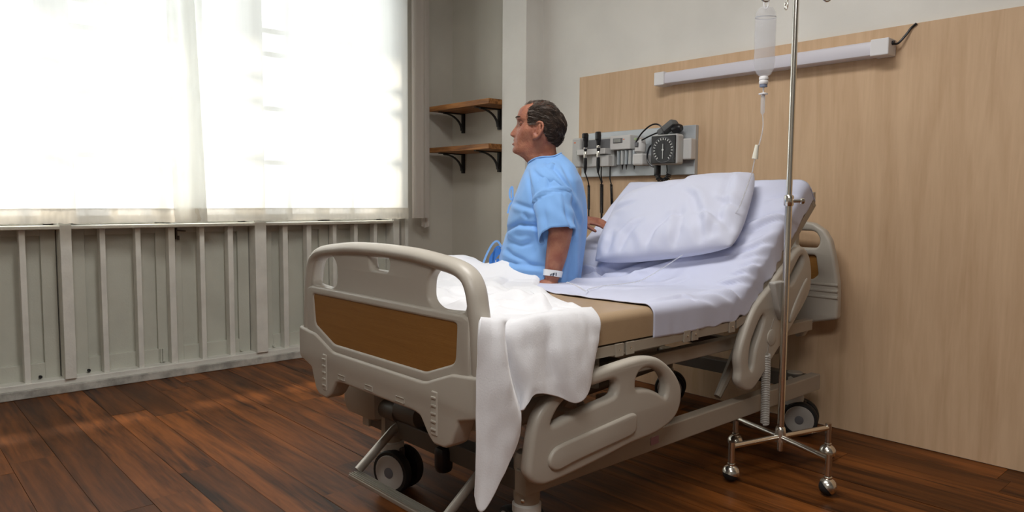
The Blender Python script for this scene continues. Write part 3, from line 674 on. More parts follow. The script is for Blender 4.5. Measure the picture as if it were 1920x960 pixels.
top = [(1.262, .40), (1.272, .446), (1.292, .470), (1.325, .490), (1.37, .506), (1.40, .512), (1.53, .5245), (1.633, .532), (1.687, .5325), (1.737, .523), (1.782, .497), (1.823, .460), (1.845, .420), (1.842, .38)]
pts = spline([(RX-.02, *q) for q in sc(top)], 4); tube(bm, pts, [.0165]*len(pts), 12)
pts = spline([(RX-.02, *q) for q in sc([(1.58, .535), (1.598, .51), (1.60, .47), (1.585, .44), (1.545, .438), (1.47, .43), (1.39, .42), (1.31, .405)])], 4); tube(bm, pts, [(.014, .018)]*len(pts), 10)
sr = obj('side_rail', bm, M_beige, bed, True, 'lowered beige side rail with two grip openings')
em = sc([(1.304, .366), (1.34, .371), (1.62, .397), (1.640, .391), (1.637, .344), (1.618, .333), (1.389, .314), (1.313, .303), (1.287, .319), (1.283, .343)])
obj('raised_pad', plate(rnd_poly(em, .02, 4), [], .018, .007, lambda u, v, w: (RX+.0005+w, u, v)), M_beige, sr, True)
for yy in (1.42, 1.62):
    bm = nb(); box(bm, -1.40, -1.33, yy-.02, yy+.02, .40, .43, .004); obj('rail_hinge', bm, M_beige2, bed)
# rear side rail, tilted with the raised back
QX = -1.332
r0 = [(2.293, .402), (2.284, .453), (2.306, .514), (2.368, .608), (2.434, .660), (2.490, .692), (2.520, .720), (2.575, .752), (2.634, .788), (2.679, .817), (2.727, .827), (2.770, .805), (2.798, .765), (2.810, .700), (2.788, .630), (2.640, .504), (2.552, .438), (2.512, .409), (2.405, .330), (2.358, .321), (2.313, .338), (2.290, .367)]
s1 = [(2.358, .405), (2.352, .44), (2.368, .507), (2.428, .583), (2.450, .580), (2.438, .541), (2.395, .467), (2.378, .400)]
s2 = [(2.713, .792), (2.733, .786), (2.722, .753), (2.642, .685), (2.626, .708), (2.683, .767)]
bm = plate(smooth2(r0), [smooth2(s1), smooth2(s2)], .036, .013, lambda u, v, w: (QX-.018+w, u, v), 4)
sr2 = obj('side_rail', bm, M_beige, bed, True, 'rear beige side rail tilted up with the raised back')
pd = [(2.63, .545), (2.66, .60), (2.735, .685), (2.765, .70), (2.745, .64), (2.66, .555)]
obj('raised_pad', plate(smooth2(pd), [], .012, .005, lambda u, v, w: (QX+w, u, v)), M_beige, sr2, True)
bm = nb(); lathe(bm, [(.03, 0), (.03, .004), (.022, .006)], (QX, 2.50, .50), (1, 0, 0), 20); obj('pivot_cap', bm, M_beige, sr2, True)
cp = obj('control_panel', plate(rnd_poly([(2.474, .708), (2.563, .709), (2.581, .572), (2.551, .555), (2.515, .60)], .012), [], .028, .006, lambda u, v, w: (QX+.008+w, u, v)), M_wheel, bed, True, 'grey keypad set in the rear side rail')
for k in range(6):
    for q in (0, 1): obj('control_key', box(nb(), QX+.021, QX+.024, 2.53+.016*q, 2.541+.016*q, .60+.016*k, .610+.016*k, .001), M_dgrey, cp)
bm = nb(); lx = -1.335; pts = coil((lx, 2.475, .44), (lx-.01, 2.50, .17), .013, 40, .005, n=8); tube(bm, [(lx, 2.52, .57), (lx, 2.49, .52), (lx, 2.48, .45)]+pts[::1], .0045, 5); obj('control_cord', bm, M_wheel, bed, True, 'grey coiled control cord')

# ---------------------------------------------------------------- mattress and sheet
MX0, MX1 = -2.245, -1.352
def section(h0, h1, r, n=6, off=0):
    """cross-section of the mattress, from the near bottom edge over the top to the far bottom edge"""
    P = [(MX1+off, h0)]
    for k in range(n+1): a = pi/2*k/n; P.append((MX1+off-r+r*cos(a), h1+off-r+r*sin(a)))
    for k in range(1, 13): P.append((lerp(MX1-r, MX0+r, k/13), h1+off))
    for k in range(n+1): a = pi/2*k/n; P.append((MX0-off+r-r*sin(a), h1+off-r+r*cos(a)))
    P.append((MX0-off, h0)); return P
bm = nb(); R = []; ns = 60
for i in range(ns+1):
    s = LT*i/ns; y, z, a = pathpt(s); e = min(1, i/2, (ns-i)/2); ny, nz = -sin(a), cos(a)
    sec = section(.0, .088-.018*(1-e)-.024*sst(.66, .74, s), .028, off=-.006*sst(.66, .74, s))
    R.append([bm.verts.new((x, y+ny*h, z+nz*h+.002)) for x, h in sec])
ringcap(bm, R)
tag(obj('mattress', bm, M_leather, None, True), 'brown vinyl mattress showing between the white blanket and the sheet', 'mattress')
SHC = [([(.98, -2.15), (1.163, -2.082), (1.27, -1.916), (1.387, -1.747), (1.435, -1.554), (1.45, -1.46)], .020, .022, -1), ([(.90, -2.05), (.951, -1.942), (1.243, -1.85), (1.36, -1.678), (1.401, -1.579)], .018, .016, 1), ([(1.53, -1.32), (1.449, -1.363), (1.416, -1.401), (1.37, -1.48)], .013, .011, 1), ([(1.455, -1.33), (1.39, -1.362), (1.352, -1.425)], .012, .010, 1),
       ([(1.404, -1.335), (1.349, -1.358), (1.304, -1.413)], .012, .011, -1), ([(1.335, -1.335), (1.291, -1.354), (1.263, -1.43)], .011, .010, 1), ([(1.286, -1.335), (1.252, -1.358), (1.20, -1.44)], .012, .011, 1), ([(1.222, -1.335), (1.161, -1.351), (1.074, -1.40)], .012, .010, -1), ([(1.14, -1.335), (1.06, -1.36), (.98, -1.42)], .012, .009, 1),
       ([(1.02, -1.335), (.92, -1.37), (.82, -1.40)], .013, .008, 1), ([(.88, -1.36), (.862, -1.40), (.671, -1.39)], .012, .006, 1), ([(1.545, -1.50), (1.596, -1.429), (1.631, -1.35)], .014, .012, 1), ([(1.50, -1.46), (1.54, -1.42), (1.599, -1.345)], .013, .011, -1), ([(1.70, -1.47), (1.72, -1.40), (1.74, -1.35)], .014, .008, 1), ([(1.24, -2.16), (1.231, -2.026), (1.10, -1.95)], .018, .012, 1), ([(.75, -1.9), (.85, -1.75), (1.0, -1.62)], .016, .009, 1), ([(1.0, -1.75), (1.12, -1.65), (1.24, -1.58)], .016, .008, -1)]
bm = nb(); g = []; SU, SV = 200, 150; s0 = .632
for j in range(SV):
    s = lerp(s0, LT+.012, j/(SV-1)); row = []
    for i in range(SU):
        q = i/(SU-1)*2-1    # -1 near edge .. 1 far edge, outside parts hang over the side
        aq = abs(q); Wd = (MX1-MX0)/2; flat = .80
        drop = .085
        if aq < flat: x = q/flat*(Wd-.03); h = .096
        else:
            t = (aq-flat)/(1-flat)
            if t < .45: a = t/.45*pi/2; x = math.copysign(Wd-.03+.036*sin(a), q); h = .096-.036*(1-cos(a))
            else: t2 = (t-.45)/.55; x = math.copysign(Wd+.006+(.006*N1(s*9, 2)+.003*N1(s*24, 4))*t2, q); h = .060-t2*(.066+.004*sin(s*9+1))
        ss = s+(.012*sin(q*5)+.01*N1(q*3, 5))*(1-j/(SV-1))
        y, z, a = pathpt(min(ss, LT+.012)); ny, nz = -sin(a), cos(a)
        ed = sst(.35, .95, aq)
        d = .0035*N1(q*4+s*3, s*5)+.0025*N1(q*9-s*6, s*11)
        near = sst(-.1, -.85, q)
        d += near*(.0035*sin(s*62+q*9+3*N1(s*3, q*2))*(.5+.5*N1(s*6, q*3, 2))*sst(.9, 1.3, s))
        X_ = BX-x
        for w_ in SHC: d += crease(s, X_, w_[0], w_[1]*.8, w_[2]*1.2, w_[3])
        row.append(bm.verts.new((BX-q/abs(q)*abs(x)*1 if False else BX-x, y+ny*(h+d), z+nz*(h+d)+.002)))
    g.append(row)
for j in range(SV-1):
    for i in range(SU-1): bm.faces.new((g[j][i], g[j][i+1], g[j+1][i+1], g[j+1][i]))
top = g[-1]; lowv = []
for v in top:
    y, z, a = pathpt(LT+.018); kk = 1-sst(.36, .445, abs(v.co.x-BX)); lowv.append(bm.verts.new((v.co.x, v.co.y+.004+.052*kk, v.co.z-.012-.058*kk)))
for i in range(SU-1): bm.faces.new((top[i], top[i+1], lowv[i+1], lowv[i]))
o = obj('bed_sheet', bm, M_sheet, None, 'full'); solidify(o, .003, 1)
tag(o, 'pale lavender fitted sheet over the raised part of the mattress', 'sheet')

# ---------------------------------------------------------------- pillow
PC = [([(-.55, -.95), (-.45, -.6), (-.25, -.35)], .05, .012, 1), ([(-.15, -.95), (-.05, -.6), (.12, -.35), (.25, -.25)], .05, .014, -1), ([(.25, -.95), (.3, -.55), (.2, -.1)], .05, .014, 1), ([(.62, -.95), (.55, -.5), (.35, .1), (.2, .3)], .05, .014, -1), ([(.95, -.75), (.75, -.45), (.5, -.25)], .045, .014, 1),
      ([(.97, -.2), (.8, -.1), (.62, .0)], .05, .010, -1), ([(.72, -.9), (.76, -.2), (.74, .5), (.70, .9)], .05, .012, -1), ([(-.95, .3), (-.7, .2), (-.5, .25)], .06, .010, 1), ([(-.8, -.95), (-.7, -.7), (-.72, -.4)], .05, .010, 1), ([(.0, .95), (.05, .7), (-.05, .5)], .06, .008, 1)]
def pillow():
    bm = nb(); n = 56; Wp, Hp, T = .312, .228, .082; top, bot = {}, {}
    for side, D in ((1, top), (-1, bot)):
        for j in range(n+1):
            for i in range(n+1):
                if side < 0 and (i in (0, n) or j in (0, n)): D[i, j] = top[i, j]; continue
                u, v = i/n*2-1, j/n*2-1
                px = u*Wp*(1.02-.075*abs(v)**3); py = v*Hp*(1.02-.085*abs(u)**3)
                th = ((1-abs(u)**2.8)*(1-abs(v)**2.6))**.47
                w = .012*N1(u*2.2+3, v*2.5, side)*th
                e = sst(.3, .95, max(abs(u), abs(v)))*(1-max(abs(u), abs(v))**6)
                w += .007*e*sin(9*u+5*v+4*N1(u*3, v*3))*(1 if v < .2 else .4)
                w += .007*sst(.1, .9, u)*sst(.2, -.9, v)*sin((u-v)*11+2*N1(u*2, v*2, 4))*(1-abs(u)**4)*(1-abs(v)**4)
                if side > 0:
                    for q in PC: w += crease(u, v, *q)*sst(1, .9, max(abs(u), abs(v)))
                z = side*(T*th*(1.0 if side > 0 else .8))+w*(side > 0)
                D[i, j] = bm.verts.new((px, py, z))
        for j in range(n):
            for i in range(n):
                q = [D[i, j], D[i+1, j], D[i+1, j+1], D[i, j+1]]
                if side < 0: q = q[::-1]
                bm.faces.new(q)
    y, z, a = pathpt(1.507); Mx = Matrix.Translation((-1.775, y-sin(a)*.158, z+cos(a)*.158)) @ Matrix.Rotation(radians(42), 4, 'X') @ Matrix.Rotation(radians(13), 4, 'Z')
    bmesh.ops.transform(bm, matrix=Mx, verts=bm.verts)
    return bm
tag(obj('pillow', pillow(), M_pillow, None, 'full'), 'plump white pillow lying on the raised head of the bed', 'pillow')

# ---------------------------------------------------------------- drip stand
PX, PY = -1.294, 2.523
t = thing('drip_stand', 'chrome drip stand on four casters beside the raised bed head', 'stand', (PX, PY, 0))
bm = nb(); cyl(bm, (PX, PY, .125), (PX, PY, 1.02), .0125); obj('lower_pole', bm, M_chrome, t, True)
bm = nb(); cyl(bm, (PX, PY, 1.0), (PX, PY, 1.80), .0105); obj('upper_pole', bm, M_chrome, t, True)
bm = nb(); lathe(bm, [(.014, 0), (.017, .004), (.017, .035), (.014, .04)], (PX, PY, .985), (0, 0, 1), 18); cyl(bm, (PX, PY, 1.003), (PX+.028, PY+.03, 1.004), .006); lathe(bm, [(.006, 0), (.011, .003), (.011, .012), (.005, .016)], (PX+.028, PY+.03, 1.004), (.68, .73, 0), 12); obj('clamp', bm, M_chrome, t, True)
bm = nb(); lathe(bm, [(.010, .0), (.010, .03), (.019, .035), (.019, .08), (.016, .09), (.013, .092)], (PX, PY, .075), (0, 0, 1), 18); obj('base_hub', bm, M_chrome, t, True)
for (x, y) in ((-1.355, 2.29), (-1.068, 2.427), (-1.527, 2.606), (-1.225, 2.77)):
    d = V((x-PX, y-PY, 0)); L = d.length; d.normalize(); e = V((x, y, 0))
    bm = nb(); tube(bm, [V((PX, PY, .128))+d*.015, V((PX, PY, .128))+d*(L-.008)], .0105, 12); lg = obj('stand_leg', bm, M_chrome, t, True)
    bm = nb(); cyl(bm, e+V((0, 0, .07)), e+V((0, 0, .145)), .0115, None, 14); lathe(bm, [(.012, 0), (.014, .004), (.008, .008)], e+V((0, 0, .062)), (0, 0, 1), 14); obj('leg_socket', bm, M_chrome, lg, True)
    ax = V({-1.355: (.2, .5, .7), -1.068: (.75, .55, -.1), -1.527: (.5, -.2, .5), -1.225: (.1, -.6, .6)}[x]); c = e+V((0, 0, .031))
    bm = nb(); bmesh.ops.create_uvsphere(bm, u_segments=18, v_segments=12, radius=.029); bmesh.ops.scale(bm, vec=(1, 1, 1), verts=bm.verts); bmesh.ops.translate(bm, vec=c, verts=bm.verts); obj('ball_wheel', bm, M_rubber, lg, True)
    bm = nb(); lathe(bm, [(.031, -.006), (.0315, .004), (.028, .014), (.020, .023), (.006, .03)], c+V((0, 0, .001)), ax+V((0, 0, .9)), 18, (False, True)); lathe(bm, [(.013, .0), (.013, .006)], e+V((0, 0, .058)), (0, 0, 1), 14); obj('wheel_hood', bm, M_chrome, lg, True)
hd = V((.703, .711, 0))
for s in (-1, 1):
    for dd in ((hd*s), V((-hd.y, hd.x, 0))*s):
        if dd is None: continue
        e = V((PX, PY, 0))+dd*.107
        pts = [V((PX, PY, 1.775)), V((PX, PY, 1.775))+dd*.06]+[e+V((0, 0, 1.755))+dd*(.013*sin(a))+V((0, 0, .0)) for a in ()]
        ring = [V((PX, PY, 1.735))+dd*(.107+.014*cos(a))+V((0, 0, .014*sin(a)-.009)) for a in [pi*.75+k*pi*1.55/12*1 for k in range(13)]]
        bm = nb(); tube(bm, spline([(PX, PY, 1.775), V((PX, PY, 1.778))+dd*.05, V((PX, PY, 1.762))+dd*.085]+ring, 3), .0033, 8); obj('hook', bm, M_chrome, t, True)
bm = nb(); lathe(bm, [(.0105, 0), (.016, .006), (.016, .018), (.008, .026)], (PX, PY, 1.765), (0, 0, 1), 16); obj('crown', bm, M_chrome, t, True)
# drip bottle and its line
bxx, byy = -1.368, 2.449
t = thing('drip_bottle', 'clear plastic infusion bottle hanging upside down from the stand hook', 'bottle', (bxx, byy, 1.70))
bm = nb(); prof = [(.011, 1.448), (.024, 1.456), (.034, 1.475), (.037, 1.50), (.036, 1.545), (.037, 1.60), (.0365, 1.65), (.034, 1.675), (.024, 1.690), (.008, 1.695)]
def ovl(bm, prof, sx, seg=28, caps=(True, True)):
    ringcap(bm, [[bm.verts.new((bxx+hd.x*r*cos(2*pi*i/seg)-hd.y*r*sx*sin(2*pi*i/seg), byy+hd.y*r*cos(2*pi*i/seg)+hd.x*r*sx*sin(2*pi*i/seg), z)) for i in range(seg)] for r, z in prof], caps); return bm
obj('bottle_body', ovl(bm, prof, .7), milky_mat('bottle_plastic', (.80, .81, .86), .72), t, 'full')
bm = nb(); ovl(bm, [(.010, 1.450), (.033, 1.476), (.0355, 1.50), (.0345, 1.545), (.0355, 1.61), (.0355, 1.645)], .7); obj('liquid', bm, milky_mat('saline', (.80, .82, .86), .84, .05), t, 'full')
bm = nb(); ovl(bm, [(.0375, 1.655), (.0375, 1.657)], .7, 28, (False, False)); obj('fill_line', bm, mat('grey_line', (.3, .32, .38), .5), t)
bm = nb(); ovl(bm, [(.013, 1.45), (.016, 1.446), (.016, 1.438), (.014, 1.436), (.016, 1.433), (.016, 1.424), (.014, 1.421)], 1, 20); obj('neck', bm, M_lampw, t, True)
bm = nb(); ovl(bm, [(.013, 1.421), (.0135, 1.412), (.010, 1.411)], 1, 20); obj('stopper', bm, mat('blue_grey_stopper', (.16, .19, .27), .5), t, True)
bm = nb(); tube(bm, [V((bxx, byy, 1.705))+hd*(.008*cos(a))+V((0, 0, .018*sin(a))) for a in [k*pi/7 for k in range(14)]], .0025, 6, True); obj('hanger_loop', bm, M_lampw, t, True)
t = thing('infusion_line', 'clear infusion line running from the bottle down over the pillow', 'tubing', (bxx, byy, 1.41))
bm = nb(); lathe(bm, [(.002, 1.39), (.003, 1.412)], (bxx, byy, 0), (0, 0, 1), 8); lathe(bm, [(.016, 1.385), (.016, 1.389), (.006, 1.392)], (bxx, byy, 0), (0, 0, 1), 16); lathe(bm, [(.006, 1.376), (.007, 1.386)], (bxx, byy, 0), (0, 0, 1), 12); obj('spike', bm, M_lampw, t, True)
bm = nb(); lathe(bm, [(.004, 1.315), (.0075, 1.322), (.0078, 1.376), (.006, 1.38)], (bxx, byy, 0), (0, 0, 1), 14); obj('drip_chamber', bm, M_tube, t, True)
bm = nb(); A0, A1 = V((-1.384, 2.434, 1.155)), V((-1.379, 2.438, 1.205)); tube(bm, [A0, A0.lerp(A1, .3), A1], [.011, .010, .007], 10); obj('roller_clamp', bm, mat('cream_clamp', (.72, .70, .60), .4), t, True)
PIL = bpy.data.objects['pillow']
line = [(bxx, byy, 1.318), (-1.366, 2.452, 1.27), (-1.372, 2.446, 1.22), (-1.384, 2.434, 1.155), (-1.389, 2.429, 1.11)]
bm = nb(); tube(bm, spline(line, 6), .0023, 7)
line2 = [(-1.389, 2.429, 1.11), (-1.42, 2.44, 1.04), (-1.465, 2.46, .965), (-1.53, 2.45, .895), (-1.585, 2.405, .84), (-1.63, 2.33, .785), (-1.66, 2.26, .742), (-1.68, 2.17, .705), (-1.70, 2.08, .695), (-1.72, 2.0, .692), (-1.70, 1.90, .69), (-1.66, 1.85, .69), (-1.63, 1.80, .70), (-1.66, 1.79, .715), (-1.71, 1.80, .72)]
tube(bm, spline(line2, 6), .0023, 7); obj('tube', bm, M_tube, t, True)
# ---------------------------------------------------------------- the patient
O_ = V((-2.07, 2.16, .66)); F_ = V((-.72, -.69, 0)).normalized(); L_ = V((-F_.y, F_.x, 0))
MM = Matrix(((F_.x, L_.x, 0, O_.x), (F_.y, L_.y, 0, O_.y), (0, 0, 1, O_.z), (0, 0, 0, 1)))   # man frame: forward, left, up
def mw_(f, l, u): return MM @ V((f, l, u))
man = thing('person', 'old man in a light blue hospital gown sitting on the bed looking to the window', 'person', tuple(O_))
front = [(.470, .140), (.485, .150), (.50, .163), (.51, .173), (.523, .193), (.530, .209), (.541, .214), (.56, .214), (.575, .212), (.59, .209), (.61, .203), (.63, .197), (.65, .192), (.67, .199), (.693, .194), (.713, .183), (.726, .160), (.733, .135), (.737, .112), (.739, .095)]
back = [(.470, .022), (.50, .030), (.539, .038), (.561, .040), (.575, .032), (.604, .019), (.629, .009), (.654, .004), (.672, .011), (.697, .029), (.718, .046), (.726, .058), (.733, .070), (.737, .081), (.739, .088)]
width = [(.470, .062), (.50, .056), (.52, .054), (.535, .056), (.55, .060), (.58, .068), (.61, .074), (.64, .077), (.67, .075), (.70, .067), (.715, .058), (.726, .045), (.733, .031), (.737, .018), (.739, .004)]
nose_t = [(.592, 0), (.597, .008), (.601, .019), (.606, .0235), (.612, .024), (.622, .0195), (.632, .0145), (.642, .0105), (.652, .008), (.664, .002), (.675, 0)]
def gauss(x, s): return exp(-(x/s)**2)
def head_pt(u, th, off=0):
    ff, fb, w = sinterp(u, front), sinterp(u, back), sinterp(u, width)
    fc = fb+(ff-fb)*.46; c, s = cos(th), sin(th)
    jaw = sst(.60, .535, u)*sst(.515, .53, u)
    if c > 0: f = fc+(ff-fc)*abs(c)**(.80+.25*jaw); l = w*math.copysign(abs(s)**(.92+.35*jaw*0), s)
    else: f = fc-(fc-fb)*abs(c)**.9; l = w*math.copysign(abs(s)**.86, s)
    if c > 0:
        ns = .0085+.007*sst(.645, .603, u)
        f += interp(u, nose_t)*gauss(l, ns)
        for q in (-1, 1):
            f += .008*gauss(l-q*.0125, .006)*gauss(u-.601, .007)*1.2
            f -= .013*gauss(l-q*.033, .014)*gauss(u-.648, .0095)
            f += .0045*gauss(l-q*.030, .018)*gauss(u-.667, .006)
            f += .0035*gauss(l-q*.033, .011)*gauss(u-.646, .004)          # lids
            f -= .003*gauss(l-q*.033, .016)*gauss(u-.636, .003)           # bag under the eye
            l += q*.005*gauss(abs(l)-.062, .016)*gauss(u-.617, .014)*(1 if l*q > 0 else 0)
            f -= .0035*gauss(l-q*(.022+.35*(.60-u)), .0045)*sst(.60, .592, u)*sst(.548, .56, u)   # fold beside the mouth
            l -= q*.006*gauss(u-.572, .018)*gauss(f-.165, .03)*(1 if l*q > 0 else 0)               # hollow cheek
        f += .004*gauss(l, .017)*gauss(u-.5835, .0045)-.0055*gauss(l, .022)*gauss(u-.5755, .0022)+.0045*gauss(l, .017)*gauss(u-.567, .0045)
        f -= .004*gauss(l, .02)*gauss(u-.556, .0045)+.0*l; f += .004*gauss(l, .018)*gauss(u-.541, .009)
        f += .0009*sin(u*900)*sst(.67, .68, u)*sst(.71, .70, u)*gauss(l, .05)
    if off:
        d = V((f-fc, l*1.4, (u-.655)*1.1)); d.normalize(); return V((f, l, u))+d*off
    return V((f, l, u))
bm = nb(); NR, NS = 96, 84; rings = []
for i in range(NR+1):
    u = .470+(.739-.470)*(1-(1-i/NR)**1.25); rings.append([bm.verts.new(head_pt(u, 2*pi*k/NS)) for k in range(NS)])
ringcap(bm, rings)
# torso, limbs
tor = [(.012, .06, .09, .15), (.045, .065, .11, .172), (.1, .075, .115, .165), (.2, .07, .115, .165), (.3, .055, .115, .175), (.37, .05, .10, .17), (.42, .055, .08, .135), (.455, .07, .065, .09), (.49, .085, .062, .06), (.53, .10, .058, .054)]
ringcap(bm, [[bm.verts.new((fc+a*cos(2*pi*k/32), w*sin(2*pi*k/32), u)) for k in range(32)] for u, fc, a, w in tor])
blob_chain(bm, [(.045, .15, .385), (.015, .205, .22), (.03, .208, .13), (.045, .205, .052)], [.046, .047, .041, .031], 18)
blob_chain(bm, [(.045, -.15, .385), (.07, -.31, .16), (-.03, -.27, .215), (-.064, -.24, .252)], [.054, .044, .040, .029], 18)
for s in (-1, 1): blob_chain(bm, [(.07, s*.085, .02), (.20, s*.095, .015), (.33, s*.10, .004), (.42, s*.105, .044), (.465, s*.105, -.14), (.455, s*.105, -.33)], [.055, .052, .048, .050, .048, .036], 16); blob_chain(bm, [(.455, s*.105, -.36), (.52, s*.11, -.385), (.62, s*.115, -.395)], [.036, .034, .024], 12)
def hand(bm, w, d, n, thumb_side, curl, spread=.10, k=1.0):
    """w wrist, d towards the fingers, n out of the back of the hand, thumb on side thumb_side of the palm"""
    d, n = V(d).normalized(), V(n).normalized(); s = d.cross(n).normalized()*thumb_side; w = V(w)
    R = []
    for t, hw, ht in ((-.01, .026, .021), (.02, .031, .019), (.05, .038, .016), (.075, .041, .014), (.088, .038, .012)):
        c = w+d*t*k; R.append([bm.verts.new(c+s*(hw*k*cos(2*pi*i/16))+n*(ht*k*sin(2*pi*i/16))) for i in range(16)])
    ringcap(bm, R)
    for i, (off, ln) in enumerate(((.028, .070), (.0095, .079), (-.0095, .073), (-.028, .057))):
        p = w+d*.080*k+s*off*k; dd = (d+s*off*spread*40*.1).normalized(); pts = [p-dd*.02*k, p]; a = 0
        for q, seg in enumerate((.46, .31, .23)):
            a += curl*(1, 1.2, .8)[q]; v = dd*cos(a)-n*sin(a); p = p+v*ln*k*seg; pts.append(p)
        blob_chain(bm, pts, [.009*k, .0095*k, .0088*k, .008*k, .0068*k], 10)
    p = w+d*.022*k+s*.026*k; t1 = (d*.75+s*.8-n*.25).normalized(); t2 = (d*.95+s*.35-n*.25).normalized()
    blob_chain(bm, [p, p+t1*.038*k, p+t1*.038*k+t2*.03*k, p+t1*.038*k+t2*.052*k], [.014*k, .011*k, .010*k, .008*k], 10)
hand(bm, (.048, .206, .030), (.42, .38, -.40), (.30, .60, .72), 1, .16)
hand(bm, (-.072, -.238, .256), (-.85, .25, -.10), (.15, .35, .93), 1, .24, .3, .86)
# ears
for s in (-1, 1):
    cx = V((.112, s*.079, .617)); la = V((-.33, s*.10, .94)).normalized(); sa = V((-.86, s*.42, -.33)).normalized(); nn = V((-.2, s, 0)).normalized()
    ring = [cx+la*(.033*cos(a))+sa*(.018*sin(a)*(1.0+.25*cos(a)))+nn*(.004+.005*max(0, sin(a))) for a in [2*pi*k/26 for k in range(26)]]
    tube(bm, ring, .0052, 8, True)
    bmesh.ops.create_uvsphere(bm, u_segments=14, v_segments=10, radius=1, matrix=Matrix.Translation(cx-nn*.003) @ Matrix((sa*.016, nn*.0062, la*.031)).transposed().to_4x4())
    blob_chain(bm, [cx-la*.026+sa*-.002+nn*.003, cx-la*.036-sa*.004+nn*.003], [.0085, .007], 10)
    tube(bm, [cx+la*.02-sa*.001+nn*.005, cx+la*.006+sa*.008+nn*.006, cx-la*.012+sa*.007+nn*.005], .004, 8)
    blob_chain(bm, [cx-sa*.012+la*.0+nn*.002, cx-sa*.014-la*.008+nn*.002], [.006, .005], 8)
for v in bm.verts: v.co = MM @ v.co
me = bpy.data.meshes.new('body'); bmesh.ops.recalc_face_normals(bm, faces=bm.faces); bm.to_mesh(me); bm.free()
tmp = bpy.data.objects.new('body', me); COL.objects.link(tmp)
md = tmp.modifiers.new('r', 'REMESH'); md.mode = 'VOXEL'; md.voxel_size = .0034; md.use_smooth_shade = True
ms = tmp.modifiers.new('s', 'SMOOTH'); ms.factor = .5; ms.iterations = 2
dg = bpy.context.evaluated_depsgraph_get(); me2 = bpy.data.meshes.new_from_object(tmp.evaluated_get(dg), depsgraph=dg); bpy.data.objects.remove(tmp)
obj('body', me2, M_skin, man, 'full')
# eyes, brows, lips
for s in (-1, 1):
    c = mw_(.1748, s*.031, .6475); bm = nb(); bmesh.ops.create_uvsphere(bm, u_segments=18, v_segments=12, radius=.0118); bmesh.ops.translate(bm, vec=c, verts=bm.verts); e = obj('eye', bm, M_eye, man, True)
    d = (F_+V((0, 0, .08))+L_*0).normalized(); bm = nb(); lathe(bm, [(.0058, .0103), (.0035, .0115), (.0005, .0121)], c, d, 14, (False, True)); obj('iris', bm, M_iris, e, True)
    bm = nb(); G = {}
    for i in range(37):
        for k in range(49):
            el = radians(-80+160*i/36); az = radians(-120+240*k/48)
            op = radians(15)*max(0, 1-(az/radians(52))**2)
            r_ = .0131+.0012*sst(op+.25, op, abs(el)) if abs(el) > op else None
            if r_: G[i, k] = bm.verts.new(c+F_*(r_*cos(el)*cos(az))+L_*(r_*cos(el)*sin(az)*s)+V((0, 0, r_*sin(el))))
    for i in range(36):
        for k in range(48):
            q = [(i, k), (i, k+1), (i+1, k+1), (i+1, k)]
            if all(x in G for x in q): bm.faces.new([G[x] for x in q])
    obj('eyelid', bm, M_skin, man, 'full')
    bm = nb(); rb = random.Random(5+s)
    for k in range(46):
        q = rb.random(); l = s*(.012+.036*q); u = .6695+.004*sin(q*2.6)+rb.uniform(-.002, .002)
        th = math.asin(max(-1, min(1, l/.076))); p = head_pt(u, th, .0015); dr = V((.25, s*.9, .35*(1-1.6*q)))
        tube(bm, [MM @ p, MM @ (p+dr*.004+V((.002, 0, .001))), MM @ (p+dr*.009)], [.0008, .0007, .0003], 3)
    obj('eyebrow', bm, M_hairg if s < 0 else M_hair, man)
bm = nb(); R = []
for (u0, ex) in ((.5705, .0), (.5665, .0015), (.562, .0)):
    R.append([bm.verts.new(MM @ (head_pt(u0, a, .0)+V((.0006+ex, 0, 0)))) for a in [(-.30+.60*k/14) for k in range(15)]])
for a, c in zip(R[:-1], R[1:]):
    for k in range(14): bm.faces.new((a[k], a[k+1], c[k+1], c[k]))
obj('lower_lip', bm, M_lips, man, True)
# hair: shell and combed strands
low_h = [(.0, .561), (.041, .561), (.074, .575), (.090, .604), (.096, .640), (.118, .656), (.13, .648), (.146, .636), (.152, .64)]
def hair_k(p):
    f, l, u = p
    if f > .185: return 0
    side = sst(.03, .052, abs(l))
    lowb = interp(f, low_h); k = sst(lowb-.002, lowb+.006, u)
    fr = interp(u, [(.62, .148), (.65, .153), (.69, .156), (.705, .150), (.72, .135)])
    k *= sst(fr+.004, fr-.006, f) if u < .722 else 1
    if u > .690: k *= lerp(.34, 1, side*sst(.730, .705, u))
    bald = gauss((f-.058)/1.0, .032)*gauss(l, .045)*sst(.695, .715, u); k *= 1-.75*bald
    return k
bm = nb(); grid = {}
for i in range(NR+1):
    u = .555+(.738-.555)*(1-(1-i/NR)**1.25)
    for k in range(NS):
        th = 2*pi*k/NS; p = head_pt(u, th)
        kk = hair_k(p)
        if kk > .62:
            nz = N1(th*9+u*20, u*26, 2)
            p = head_pt(u, th, .0015+.003*sst(.6, 1, kk)+.0016*nz); grid[i, k] = bm.verts.new(MM @ p)
for i in range(NR):
    for k in range(NS):
        q = [(i, k), (i, (k+1) % NS), (i+1, (k+1) % NS), (i+1, k)]
        if all(x in grid for x in q): bm.faces.new([grid[x] for x in q])
bmesh.ops.delete(bm, geom=[v for v in bm.verts if not v.link_faces], context='VERTS')
hr = obj('hair', bm, M_hair, man, 'full')
bd, bg = nb(), nb(); rh = random.Random(11); made = 0
